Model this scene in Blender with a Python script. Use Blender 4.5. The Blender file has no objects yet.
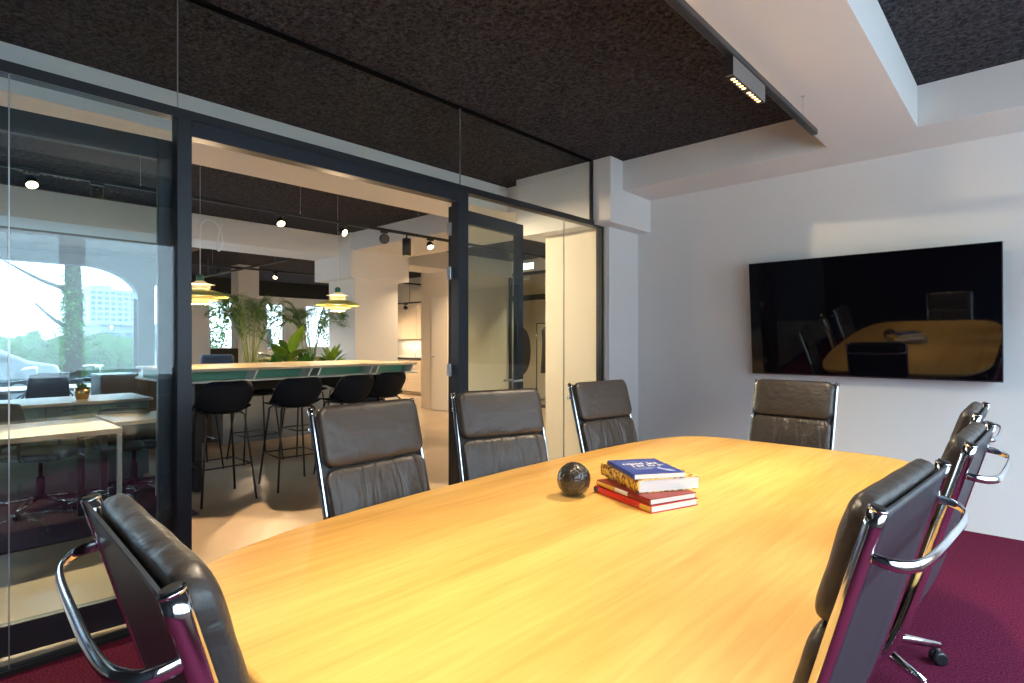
import bpy, bmesh, math, random
from mathutils import Vector, Matrix, noise
PI = math.pi
R = math.radians
random.seed(7)
C = bpy.context.scene.collection
scn = bpy.context.scene

# ------------------------------------------------------------------ camera
H = 1.345
YAW = R(42.6)
cam = bpy.data.objects.new('camera', bpy.data.cameras.new('camera'))
C.objects.link(cam)
cam.location = (0, 0, H)
cam.rotation_euler = (PI/2, 0, YAW)
cam.data.sensor_width = 36
cam.data.lens = 570/1024*36
cam.data.clip_start = 0.02
cam.data.clip_end = 600
scn.camera = cam
# ------------------------------------------------------------------ exposure, world, large lights
scn.view_settings.view_transform = 'Standard'
scn.view_settings.look = 'None'
scn.view_settings.exposure = 0.42
scn.view_settings.gamma = 1
scn.view_settings.use_curve_mapping = False
W = bpy.data.worlds.new('world')
scn.world = W
W.use_nodes = True
bg = W.node_tree.nodes['Background']
bg.inputs[0].default_value = (0.70, 0.85, 1.0, 1)
bg.inputs[1].default_value = 4.2

def area(name, loc, rot, sx, sy, power, col, parent=None):
    d = bpy.data.lights.new(name, 'AREA')
    d.shape = 'RECTANGLE'; d.size = sx; d.size_y = sy
    d.energy = power; d.color = col
    o = bpy.data.objects.new(name, d); C.objects.link(o)
    o.location = loc; o.rotation_euler = rot
    if parent: o.parent = parent
    return o
def spot(name, loc, target, power, col, angle=60, blend=0.6, r=0.04, parent=None):
    d = bpy.data.lights.new(name, 'SPOT')
    d.energy = power; d.color = col; d.spot_size = R(angle); d.spot_blend = blend
    d.shadow_soft_size = r
    o = bpy.data.objects.new(name, d); C.objects.link(o)
    o.location = loc
    o.rotation_euler = (Vector(target)-Vector(loc)).to_track_quat('-Z', 'Y').to_euler()
    if parent:
        o.parent = parent
        o.matrix_parent_inverse = Matrix.Translation(parent.location).inverted() if parent.rotation_euler.z == 0 else Matrix.Identity(4)
    return o
DAY = (0.62, 0.80, 1.0)
WARM = (1.0, 0.72, 0.44)
WARM_SOFT = (1.0, 0.80, 0.56)
# daylight entering the meeting room windows (right wall), the street windows and the far windows
def aimed(o, target):
    o.rotation_euler = (Vector(target)-Vector(o.location)).to_track_quat('-Z', 'Y').to_euler()
aimed(area('daylight_meeting', (4.4, 1.8, 5.2), (0, 0, 0), 8.0, 3.4, 2300, DAY), (.4, 1.8, 1.0))
aimed(area('daylight_street', (-14.0, -.6, 4.6), (0, 0, 0), 6.5, 2.4, 2400, DAY), (-9.5, -.6, 1.0))
aimed(area('daylight_far', (-19.0, 7.4, 4.6), (0, 0, 0), 6.0, 2.4, 2400, DAY), (-14.5, 7.4, 1.2))

# ------------------------------------------------------------------ materials
MATS = {}
def mat(name, col=(.8, .8, .8), rough=.5, metal=0., spec=None, bump=None, var=None, coat=0., emit=None, estr=0., sheen=0., subs=None):
    """bump=(scale,strength,distance[,detail]); var=(scale,amount) colour variation"""
    m = bpy.data.materials.new(name); m.use_nodes = True
    nt = m.node_tree; b = nt.nodes['Principled BSDF']
    b.inputs['Base Color'].default_value = (*col, 1)
    b.inputs['Roughness'].default_value = rough
    b.inputs['Metallic'].default_value = metal
    if spec is not None: b.inputs['Specular IOR Level'].default_value = spec
    if coat: b.inputs['Coat Weight'].default_value = coat; b.inputs['Coat Roughness'].default_value = .08
    if sheen: b.inputs['Sheen Weight'].default_value = sheen
    if emit: b.inputs['Emission Color'].default_value = (*emit, 1); b.inputs['Emission Strength'].default_value = estr
    tc = None
    if bump or var:
        tc = nt.nodes.new('ShaderNodeTexCoord')
    if var:
        n = nt.nodes.new('ShaderNodeTexNoise'); n.inputs['Scale'].default_value = var[0]; n.inputs['Detail'].default_value = 4
        nt.links.new(tc.outputs['Object'], n.inputs['Vector'])
        r = nt.nodes.new('ShaderNodeValToRGB')
        r.color_ramp.elements[0].position = .3; r.color_ramp.elements[1].position = .7
        r.color_ramp.elements[0].color = (*[c*(1-var[1]) for c in col], 1)
        r.color_ramp.elements[1].color = (*[min(1, c*(1+var[1])) for c in col], 1)
        nt.links.new(n.outputs['Fac'], r.inputs[0]); nt.links.new(r.outputs[0], b.inputs['Base Color'])
    if bump:
        n = nt.nodes.new('ShaderNodeTexNoise'); n.inputs['Scale'].default_value = bump[0]
        n.inputs['Detail'].default_value = bump[3] if len(bump) > 3 else 3
        nt.links.new(tc.outputs['Object'], n.inputs['Vector'])
        bp = nt.nodes.new('ShaderNodeBump'); bp.inputs['Strength'].default_value = bump[1]; bp.inputs['Distance'].default_value = bump[2]
        nt.links.new(n.outputs['Fac'], bp.inputs['Height']); nt.links.new(bp.outputs[0], b.inputs['Normal'])
    MATS[name] = m
    return m

def glass_mat(name, tint=(.93, .97, .98), ior=1.5, rough=.0):
    m = bpy.data.materials.new(name); m.use_nodes = True
    nt = m.node_tree; nt.nodes.clear()
    out = nt.nodes.new('ShaderNodeOutputMaterial'); mix = nt.nodes.new('ShaderNodeMixShader')
    tr = nt.nodes.new('ShaderNodeBsdfTransparent'); gl = nt.nodes.new('ShaderNodeBsdfGlossy'); fr = nt.nodes.new('ShaderNodeLayerWeight'); fr.inputs[0].default_value = .5
    tr.inputs[0].default_value = (*tint, 1); gl.inputs['Roughness'].default_value = rough
    f0 = ((ior-1)/(ior+1))**2
    pw = nt.nodes.new('ShaderNodeMath'); pw.operation = 'POWER'; pw.inputs[1].default_value = 5
    ma = nt.nodes.new('ShaderNodeMath'); ma.operation = 'MULTIPLY_ADD'; ma.inputs[1].default_value = 1-f0; ma.inputs[2].default_value = f0
    nt.links.new(fr.outputs['Facing'], pw.inputs[0]); nt.links.new(pw.outputs[0], ma.inputs[0])
    nt.links.new(ma.outputs[0], mix.inputs[0]); nt.links.new(tr.outputs[0], mix.inputs[1]); nt.links.new(gl.outputs[0], mix.inputs[2])
    nt.links.new(mix.outputs[0], out.inputs[0])
    MATS[name] = m
    return m

def wood_mat(name, c1, c2, axis='Y', scale=6, rough=.35, planks=0, coat=0.0):
    m = bpy.data.materials.new(name); m.use_nodes = True
    nt = m.node_tree; b = nt.nodes['Principled BSDF']; b.inputs['Roughness'].default_value = rough
    if coat: b.inputs['Coat Weight'].default_value = coat; b.inputs['Coat Roughness'].default_value = .2
    tc = nt.nodes.new('ShaderNodeTexCoord'); mp = nt.nodes.new('ShaderNodeMapping')
    s = [scale, scale, scale]; s['XYZ'.index(axis)] = scale*.07
    mp.inputs['Scale'].default_value = s
    nt.links.new(tc.outputs['Object'], mp.inputs[0])
    n1 = nt.nodes.new('ShaderNodeTexNoise'); n1.inputs['Scale'].default_value = 1; n1.inputs['Detail'].default_value = 5; n1.inputs['Distortion'].default_value = .6
    n2 = nt.nodes.new('ShaderNodeTexNoise'); n2.inputs['Scale'].default_value = 9; n2.inputs['Detail'].default_value = 4
    nt.links.new(mp.outputs[0], n1.inputs['Vector']); nt.links.new(mp.outputs[0], n2.inputs['Vector'])
    ad = nt.nodes.new('ShaderNodeMath'); ad.operation = 'MULTIPLY_ADD'; ad.inputs[1].default_value = .42
    nt.links.new(n2.outputs['Fac'], ad.inputs[0])
    ml = nt.nodes.new('ShaderNodeMath'); ml.operation = 'MULTIPLY'; ml.inputs[1].default_value = .58
    nt.links.new(n1.outputs['Fac'], ml.inputs[0]); nt.links.new(ml.outputs[0], ad.inputs[2])
    last = ad.outputs[0]
    if planks:
        sp = nt.nodes.new('ShaderNodeSeparateXYZ'); nt.links.new(tc.outputs['Object'], sp.inputs[0])
        pm = nt.nodes.new('ShaderNodeMath'); pm.operation = 'MULTIPLY'; pm.inputs[1].default_value = planks
        nt.links.new(sp.outputs['Y' if axis == 'X' else 'X'], pm.inputs[0])
        fl = nt.nodes.new('ShaderNodeMath'); fl.operation = 'FLOOR'; nt.links.new(pm.outputs[0], fl.inputs[0])
        wn = nt.nodes.new('ShaderNodeTexWhiteNoise'); wn.noise_dimensions = '1D'; nt.links.new(fl.outputs[0], wn.inputs['W'])
        a2 = nt.nodes.new('ShaderNodeMath'); a2.operation = 'MULTIPLY_ADD'; a2.inputs[1].default_value = .13
        nt.links.new(wn.outputs['Value'], a2.inputs[0]); nt.links.new(last, a2.inputs[2]); last = a2.outputs[0]
    r = nt.nodes.new('ShaderNodeValToRGB')
    r.color_ramp.elements[0].position = .36; r.color_ramp.elements[1].position = .66
    r.color_ramp.elements[0].color = (*c2, 1); r.color_ramp.elements[1].color = (*c1, 1)
    nt.links.new(last, r.inputs[0]); nt.links.new(r.outputs[0], b.inputs['Base Color'])
    bp = nt.nodes.new('ShaderNodeBump'); bp.inputs['Strength'].default_value = .06; bp.inputs['Distance'].default_value = .002
    nt.links.new(n2.outputs['Fac'], bp.inputs['Height']); nt.links.new(bp.outputs[0], b.inputs['Normal'])
    MATS[name] = m
    return m

white = mat('white_paint', (.78, .77, .75), .85, bump=(60, .05, .002))
cream = mat('cream_paint', (.76, .68, .56), .8)
felt = mat('black_wood_wool', (.054, .052, .061), .95, bump=(30, 1.0, .06, 4), var=(42, .8), spec=.15)
for n_ in felt.node_tree.nodes:
    if n_.type == 'TEX_NOISE': n_.inputs['Distortion'].default_value = .8
black = mat('black_metal', (.012, .014, .018), .35, spec=.6)
blackm = mat('black_matt', (.012, .012, .013), .6)
chrome = mat('chrome', (.74, .75, .77), .09, 1.)
steel = mat('brushed_steel', (.6, .61, .62), .3, 1.)
alu = mat('anodised_aluminium', (.42, .43, .44), .35, .9)
def leather_mat(name, col, rough, fold):
    m = mat(name, col, rough, spec=.6, bump=(230, .12, .0015, 3))
    nt = m.node_tree; b = nt.nodes['Principled BSDF']; b0 = [n for n in nt.nodes if n.type == 'BUMP'][0]
    tc = [n for n in nt.nodes if n.type == 'TEX_COORD'][0]
    last = b0
    for sc_, st, dist, mp_ in (((14, 14, 14), .55, .010, 3), ((fold[0], fold[1], fold[1]), fold[2], fold[3], 2)):
        mp = nt.nodes.new('ShaderNodeMapping'); mp.inputs['Scale'].default_value = sc_; nt.links.new(tc.outputs['Object'], mp.inputs[0])
        n = nt.nodes.new('ShaderNodeTexNoise'); n.inputs['Scale'].default_value = 1; n.inputs['Detail'].default_value = mp_; n.inputs['Distortion'].default_value = .8
        nt.links.new(mp.outputs[0], n.inputs['Vector'])
        bp = nt.nodes.new('ShaderNodeBump'); bp.inputs['Strength'].default_value = st; bp.inputs['Distance'].default_value = dist
        nt.links.new(n.outputs['Fac'], bp.inputs['Height']); nt.links.new(last.outputs[0], bp.inputs['Normal']); last = bp
    nt.links.new(last.outputs[0], b.inputs['Normal'])
    return m
leather = leather_mat('black_leather', (.038, .031, .027), .40, (20, 40, .3, .004))
leather_fold = leather_mat('creased_black_leather', (.038, .031, .027), .40, (15, 3.0, .7, .026))
leather_back = mat('black_leather_back', (.034, .038, .045), .45, spec=.6, bump=(25, .12, .004, 2))  # bluish tint puts the window sheen into the leather colour
plastic = mat('black_plastic', (.015, .015, .016), .4)
glass = glass_mat('partition_glass', (.90, .955, .96))
glass_top = glass_mat('clear_glass', (.93, .965, .965))
window_glass = glass_mat('window_glass', (.93, .97, .98), 1.35)
screen = mat('screen_glass', (.002, .002, .004), .03, spec=.6)
tabletop_wood = wood_mat('oak_veneer', (.82, .49, .135), (.62, .315, .065), 'Y', 5.5, .42, 3.1)
desk_wood = wood_mat('pale_desk_wood', (.62, .49, .34), (.52, .39, .26), 'Y', 6, .4)
carpet = mat('purple_carpet', (.112, .013, .034), .97, bump=(260, .8, .006, 3), var=(120, .6), spec=.05)
carpet_office = mat('plum_office_carpet', (.10, .07, .095), .97, bump=(300, .5, .004), var=(90, .35), spec=.1)
concrete = mat('polished_concrete', (.38, .29, .195), .34, var=(1.7, .12), bump=(4, .03, .01))
paper = mat('paper', (.88, .86, .82), .8, bump=(8, .1, .001))

# ------------------------------------------------------------------ mesh helpers
def bm_new(): return bmesh.new()
def box(bm, x0, x1, y0, y1, z0, z1):
    vs = [bm.verts.new((x, y, z)) for z in (z0, z1) for y in (y0, y1) for x in (x0, x1)]
    f = [(0, 2, 3, 1), (4, 5, 7, 6), (0, 1, 5, 4), (2, 6, 7, 3), (0, 4, 6, 2), (1, 3, 7, 5)]
    return [bm.faces.new([vs[i] for i in q]) for q in f], vs
def rbox(bm, x0, x1, y0, y1, z0, z1, r=.005, seg=2):
    t = bmesh.new(); box(t, x0, x1, y0, y1, z0, z1)
    bmesh.ops.bevel(t, geom=t.edges[:], offset=r, segments=seg, affect='EDGES', profile=.5)
    merge(bm, t); t.free()
def merge(bm, t, M=None):
    idx = {}
    for v in t.verts: idx[v.index if v.index >= 0 else id(v)] = None
    t.verts.index_update()
    nv = [bm.verts.new((M @ v.co) if M else v.co) for v in t.verts]
    for f in t.faces:
        try:
            nf = bm.faces.new([nv[v.index] for v in f.verts]); nf.smooth = f.smooth; nf.material_index = f.material_index
        except ValueError: pass
def ring_faces(bm, a, b, smooth=True, closed=True):
    n = len(a)
    for i in range(n if closed else n-1):
        j = (i+1) % n
        try:
            f = bm.faces.new((a[i], a[j], b[j], b[i])); f.smooth = smooth
        except ValueError: pass
def lathe(bm, prof, seg=24, axis=None, M=None, cap=True):
    """prof: (r,z) pairs around Z"""
    rings = []
    for r, z in prof:
        ring = [bm.verts.new(((M @ Vector((r*math.cos(2*PI*k/seg), r*math.sin(2*PI*k/seg), z))) if M else (r*math.cos(2*PI*k/seg), r*math.sin(2*PI*k/seg), z))) for k in range(seg)]
        rings.append(ring)
    for a, b in zip(rings, rings[1:]): ring_faces(bm, a, b)
    if cap:
        bm.faces.new(list(reversed(rings[0]))); bm.faces.new(rings[-1])
def tube(bm, pts, r, seg=10, cap=True, flat=None):
    """round tube through pts; r number or list; flat=(a,b,up) gives an elliptical section a along side, b along normal"""
    pts = [Vector(p) for p in pts]
    n = len(pts); rings = []
    up = Vector(flat[2]) if flat else None
    prev = None
    for i, p in enumerate(pts):
        d = (pts[min(i+1, n-1)]-pts[max(i-1, 0)]).normalized()
        if up is not None:
            s = up.normalized(); t = d.cross(s).normalized(); s = t.cross(d).normalized()
        else:
            if prev is None:
                a = Vector((0, 0, 1)) if abs(d.z) < .9 else Vector((1, 0, 0))
                s = d.cross(a).normalized()
            else:
                s = (prev - d*prev.dot(d)).normalized()
            t = d.cross(s).normalized()
        prev = s
        rr = (r[0]+(r[-1]-r[0])*i/max(1, n-1) if len(r) != n else r[i]) if isinstance(r, (list, tuple)) else r
        a_, b_ = (flat[0], flat[1]) if flat else (rr, rr)
        rings.append([bm.verts.new(p + s*a_*math.cos(2*PI*k/seg) + t*b_*math.sin(2*PI*k/seg)) for k in range(seg)])
    for a, b in zip(rings, rings[1:]): ring_faces(bm, a, b)
    if cap:
        bm.faces.new(list(reversed(rings[0]))); bm.faces.new(rings[-1])
def prism(bm, pts2, z0, z1, plane='xy', smooth=False):
    def P(a, b, c): return {'xy': (a, b, c), 'yz': (c, a, b), 'xz': (a, c, b)}[plane]
    lo = [bm.verts.new(P(a, b, z0)) for a, b in pts2]; hi = [bm.verts.new(P(a, b, z1)) for a, b in pts2]
    bm.faces.new(list(reversed(lo))); bm.faces.new(hi); ring_faces(bm, lo, hi, smooth)
def smooth_path(pts, n=6):
    """Catmull-Rom"""
    P = [Vector(p) for p in pts]; out = []
    for i in range(len(P)-1):
        p0 = P[max(i-1, 0)]; p1 = P[i]; p2 = P[i+1]; p3 = P[min(i+2, len(P)-1)]
        for k in range(n):
            t = k/n
            out.append(.5*((2*p1)+(-p0+p2)*t+(2*p0-5*p1+4*p2-p3)*t*t+(-p0+3*p1-3*p2+p3)*t**3))
    out.append(P[-1]); return out
def rrect(w, l, r, n=6, inset=0):
    w2 = w/2-inset; l2 = l/2-inset; rr = min(max(r-inset, .004), w2, l2); out = []
    for cx, cy, a0 in ((w2-rr, l2-rr, 0), (-w2+rr, l2-rr, PI/2), (-w2+rr, -l2+rr, PI), (w2-rr, -l2+rr, 1.5*PI)):
        for k in range(n+1):
            a = a0+PI/2*k/n; out.append((cx+rr*math.cos(a), cy+rr*math.sin(a)))
    return out
def obj(name, bm, m, parent=None, smooth=False):
    bmesh.ops.recalc_face_normals(bm, faces=bm.faces[:])
    me = bpy.data.meshes.new(name); bm.to_mesh(me); bm.free()
    if isinstance(m, (list, tuple)):
        for x in m: me.materials.append(x)
    else: me.materials.append(m)
    if smooth:
        for p in me.polygons: p.use_smooth = True
    o = bpy.data.objects.new(name, me); C.objects.link(o)
    if parent: o.parent = parent
    return o
def bevel(o, w=.004, seg=2, angle=35):
    md = o.modifiers.new('bevel', 'BEVEL'); md.width = w; md.segments = seg; md.limit_method = 'ANGLE'; md.angle_limit = R(angle)
    return o
def boxo(name, b, m, parent=None, bev=0):
    bm = bm_new(); box(bm, *b); o = obj(name, bm, m, parent)
    if bev: bevel(o, bev)
    return o
def thing(name, label, cat, loc=(0, 0, 0), rz=0, group=None):
    o = bpy.data.objects.new(name, None); C.objects.link(o); o.empty_display_size = .1
    o.location = loc; o.rotation_euler = (0, 0, rz); o['label'] = label; o['category'] = cat
    if group: o['group'] = group
    return o
def tag(o, label, cat, group=None, kind=None):
    o['label'] = label; o['category'] = cat
    if group: o['group'] = group
    if kind: o['kind'] = kind
    return o
def struct(name, bm, m, parent=None, label=None):
    o = obj(name, bm, m, parent)
    if not parent: o['kind'] = 'structure'
    if label: o['label'] = label
    return o
def sbox(name, b, m, label=None, bev=0):
    bm = bm_new(); box(bm, *b); o = struct(name, bm, m, None, label)
    if bev: bevel(o, bev)
    return o
def kids(o): return [c for c in bpy.data.objects if c.parent == o]
def dup(root, loc, rz, label=None, group=None):
    def cp(o, par):
        c = o.copy(); C.objects.link(c)
        if par: c.parent = par
        for ch in kids(o): cp(ch, c)
        return c
    src_kids = kids(root)
    r = root.copy(); C.objects.link(r)
    for ch in src_kids: cp(ch, r)
    r.location = loc; r.rotation_euler = (0, 0, rz)
    if label: r['label'] = label
    if group: r['group'] = group
    return r

# ================================================================== SETTING
ZC, ZB = 3.04, 2.765      # dark ceiling panels / underside of beams
GX = -3.06                # glass wall plane
YW = 5.17                 # tv wall
# floors
sbox('floor', (-3.1, 2.3, -2.3, YW, -.12, 0), carpet, 'purple red loop carpet of the meeting room')
sbox('floor_far', (-16.1, -11.1, 3.5, 12.2, -.12, 0), concrete)
sbox('floor_office', (-11.1, -3.1, -4.5, 12.2, -.12, 0), concrete, 'polished beige concrete floor of the open office')
sbox('floor_carpet_office', (-10.9, -4.8, -4.4, 1.62, 0, .008), carpet_office, 'plum carpet under the workstations')
# walls of the meeting room
sbox('wall_front', (-3.0, 2.3, YW, YW+.15, 0, ZC), white, 'white wall that carries the television')
bm = bm_new()
box(bm, 2.0, 2.2, -2.3, YW, 0, .88); box(bm, 2.0, 2.2, -2.3, YW, 2.62, ZC)
for y0, y1 in ((-2.3, -1.6), (.45, .6), (2.6, 2.75), (4.75, YW)): box(bm, 2.0, 2.2, y0, y1, .88, 2.62)
struct('wall_right', bm, white)
dark_wall = mat('dark_blue_wall', (.02, .022, .03), .8)
sbox('wall_back', (-3.06, 2.3, -2.45, -2.3, 0, ZC), dark_wall)
for i, (y0, y1) in enumerate(((-1.6, .45), (.6, 2.6), (2.75, 4.75))):
    bm = bm_new()
    for a in (y0, y1-.05): box(bm, 2.06, 2.12, a, a+.05, .88, 2.62)
    for a in (.88, 2.57): box(bm, 2.06, 2.12, y0+.05, y1-.05, a, a+.05)
    w = struct('window_%d' % (i+1), bm, white)
    bm = bm_new(); box(bm, 2.085, 2.095, y0+.05, y1-.05, .93, 2.57); obj('pane', bm, window_glass, w)
# ceiling : dark wood wool panels between white beams
def dark(name, x0, x1, y0, y1):
    sbox(name, (x0, x1, y0, y1, ZC, ZC+.08), felt)
dark('ceiling', -4.96, -1.0, -4.5, 4.8)
dark('ceiling_right', -.7, 2.3, -2.4, 4.7)
dark('ceiling_bar', -8.3, -4.9, -4.5, 4.95)
dark('ceiling_far', -11.1, -8.8, -4.5, 9.5)
dark('ceiling_window_side', -16.1, -11.05, 3.5, 9.5)
dark('ceiling_kitchen', -8.3, -4.9, 5.8, 10.7)
dark('ceiling_entrance', -4.9, -3.0, 5.8, 10.7)
bm = bm_new(); box(bm, -1.126, -.58, -2.3, 4.62, ZB, ZC+.1)
bm.free(); bm = bm_new()
prism(bm, [(-3.0, 4.65), (-1.126, 4.65), (-1.126, -2.3), (-.58, -2.3), (-.58, 4.60), (2.3, 4.60), (2.3, YW), (-3.0, YW)], ZB, ZC+.1)
struct('trim_1', bm, white, None, 'white beams between the dark ceiling panels')
sbox('trim_3', (-4.96, -4.3, -4.5, 9.0, ZB, ZC+.1), white)
sbox('trim_4', (-8.95, -8.2, -4.5, 9.5, ZB-.06, ZC+.1), white)
sbox('trim_5', (-8.2, -4.96, 4.85, 5.9, ZB, ZC+.1), white)
sbox('trim_7', (-4.3, -3.0, 4.6, 5.9, ZB, ZC+.1), white)
# columns with wide heads
def column(i, x0, x1, y0, y1, cx0, cx1, cy0, cy1, zcap, m=white):
    bm = bm_new(); box(bm, x0, x1, y0, y1, 0, zcap); box(bm, cx0, cx1, cy0, cy1, zcap, ZC)
    struct('trim_%d' % i, bm, m)
column(8, -3.78, -3.0, 4.63, YW+.3, -4.02, -2.86, 4.44, YW+.3, 2.44)
column(9, -8.75, -7.95, 4.97, 5.79, -8.95, -7.83, 4.82, 5.93, 2.345)
column(10, -13.3, -12.9, 5.15, 5.6, -13.3, -12.9, 5.15, 5.6, 2.765)
# cream face on the column side inside the partition
sbox('trim_11', (-3.765, -3.03, 4.612, 4.628, 0.0, 2.438), cream)
# far wall (three tall windows)
bm = bm_new()
wins = ((5.61, 6.35), (7.12, 7.69), (8.3, 9.2))
box(bm, -16.2, -16.0, 4.95, 12, 0, 1.12); box(bm, -16.2, -16.0, 4.95, 12, 2.45, ZC)
ys = [4.95] + [v for w in wins for v in w] + [12]
for a, b in zip(ys[::2], ys[1::2]): box(bm, -16.2, -16.0, a, b, 1.12, 2.45)
struct('wall_far', bm, white)
for i, (a, b) in enumerate(wins):
    bm = bm_new()
    box(bm, -16.1, -16.04, a, a+.06, 1.12, 2.45); box(bm, -16.1, -16.04, b-.06, b, 1.12, 2.45); box(bm, -16.1, -16.04, a, b, 1.12, 1.18); box(bm, -16.1, -16.04, a, b, 2.39, 2.45)
    w = struct('window_%d' % (i+4), bm, white)
    bm = bm_new(); box(bm, -16.08, -16.07, a+.05, b-.05, 1.17, 2.4); obj('pane', bm, window_glass, w)
sbox('trim_12', (-16.0, -15.9, 5.05, 12, 2.62, ZC), blackm, 'dark blind casing above the far windows')
# kitchen block / door wall
bm = bm_new()
box(bm, -9.17, -8.3, 7.25, 9.1, 0, ZC); struct('wall_kitchen_side', bm, cream)
sbox('wall_kitchen_back', (-16.1, -9.17, 9.4, 9.5, 0, ZC), cream)
# street window wall with arched opening
bm = bm_new()
YA0, YA1, ZH = -4.2, 2.76, 2.54
arch = [(YA0, ZH)]+[(2.0, ZH)]+[(2.0+.76*math.sin(t*PI/2/8), 2.05+(ZH-2.05)*math.cos(t*PI/2/8)) for t in range(1, 9)]
prism(bm, arch+[(YA1, ZC), (YA0, ZC)], -11.15, -10.95, 'yz')
box(bm, -11.15, -10.95, YA1, 3.0, 0, ZC); box(bm, -11.15, -10.95, 3.2, 3.45, 0, ZC); box(bm, -11.15, -10.95, 3.0, 3.2, 2.3, ZC)
box(bm, -11.15, -10.95, -4.5, YA0, 0, ZC)
grey_wall = mat('grey_stone', (.09, .09, .095), .8)
struct('wall_street', bm, grey_wall)
bm = bm_new(); prism(bm, [(-10.95, 3.4), (-10.95, 3.5), (-16.1, 5.05), (-16.1, 4.95)], 0, ZC); struct('wall_return', bm, white)
sbox('wall_office_back', (-16.1, -3.06, -4.6, -4.5, 0, ZC), grey_wall)
bm = bm_new()
for y in (-4.2, -2.0, .3, 2.71): box(bm, -11.08, -11.02, y, y+.05, 0.0, 2.05 if y > 2 else ZH)
box(bm, -11.08, -11.02, -4.2, 2.76, 0, .1)
w = struct('window_7', bm, black)
bm = bm_new(); box(bm, -11.055, -11.045, -4.15, 2.71, .1, 2.05); prism(bm, [(-4.15, 2.05)]+[(a, b) for a, b in arch]+[(2.76, 2.05)], -11.055, -11.045, 'yz'); obj('pane', bm, window_glass, w)
# wood clad soffit before the street window
soffit = wood_mat('soffit_wood', (.16, .10, .06), (.07, .045, .03), 'X', 10, .7)
bm = bm_new(); box(bm, -10.95, -8.95, -4.5, 3.3, 2.80, 2.86); struct('ceiling_soffit', bm, soffit)
# entrance partition at the end
sbox('wall_entrance', (-9.2, -3.0, 8.9, 9.0, 2.79, ZC), white)
sbox('wall_entrance_back', (-10.6, -2.9, 10.6, 10.7, 0, ZC), cream)
sbox('wall_entrance_left', (-10.6, -10.5, 9.5, 10.6, 0, ZC), cream)
sbox('floor_entrance', (-10.5, -2.9, 9.0, 10.6, 0.0, .006), concrete)
sbox('ceiling_entrance_left', (-10.6, -8.2, 9.0, 10.7, ZC, ZC+.08), white)
sbox('wall_entrance_right', (-3.1, -3.0, YW+.3, 10.6, 0, ZC), white)
bm = bm_new()
for x in (-8.3, -7.22, -6.1, -5.0, -4.0, -3.16): box(bm, x, x+.06, 8.92, 8.98, 0, 2.79)
for z in (0, 2.2, 2.73): box(bm, -8.3, -3.1, 8.92, 8.98, z, z+(.11 if z == 2.2 else .06))
w = struct('window_8', bm, black)
bm = bm_new(); box(bm, -8.25, -3.1, 8.945, 8.955, .06, 2.73); obj('pane', bm, window_glass, w)

# ------------------------------------------------------------------ glass partition
ZHB, ZHT = 2.425, 2.472
bm = bm_new()
box(bm, GX-.05, GX+.02, -2.3, 4.6, ZHB, ZHT)                     # header
box(bm, GX-.02, GX+.01, 4.44-.02, 4.44, ZHT, ZC)
box(bm, GX-.04, GX+.02, 4.56, 4.6, 0, ZHB)
box(bm, GX-.04, GX+.02, -2.3, .92, 0, .02); box(bm, GX-.04, GX+.02, 2.83, 4.56, 0, .02)
struct('trim_13', bm, black, None, 'black header and edge profiles of the glass partition')
sbox('trim_6', (GX-.02, GX+.01, -2.3, 4.42, ZC-.016, ZC), mat('ceiling_profile_black', (.006, .006, .007), .9, spec=.05))
blue_black = mat('dark_blue_metal', (.010, .015, .024), .4, spec=.5)
bm = bm_new()
box(bm, GX-.05, GX+.03, .925, .99, 0, ZHB)                        # left post
box(bm, GX-.05, GX+.03, 2.735, 2.83, 0, ZHB)
box(bm, GX-.05, GX+.03, .99, 2.735, 2.345, ZHB)
bevel(struct('trim_14', bm, blue_black, None, 'dark door frame of the glass partition'), .003)
def pane_y(name, y0, y1, z0, z1, m=glass, x=GX):
    b = bm_new(); box(b, x-.005, x+.005, y0, y1, z0, z1); return struct(name, b, m)
pane_y('window_9', -2.3, .317, .02, ZHB)
pane_y('window_10', .323, .925, .02, ZHB)
pane_y('window_11', 2.83, 3.997, .02, ZHB)
pane_y('window_12', 4.003, 4.56, .02, ZHB)
for i, (a, b) in enumerate(((-2.3, .932), (.938, 2.77), (2.776, 4.42))): pane_y('window_%d' % (13+i), a, b, ZHT, ZC-.016, glass_top)
# seam joints and round clips of the panes
bm = bm_new()
for y, z0, z1 in ((.32, .02, ZHB), (4.0, .02, ZHB), (.935, ZHT, ZC-.016), (2.773, ZHT, ZC-.016)):
    box(bm, GX-.004, GX+.006, y-.0018, y+.0018, z0, z1)
struct('trim_15', bm, alu)

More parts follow.
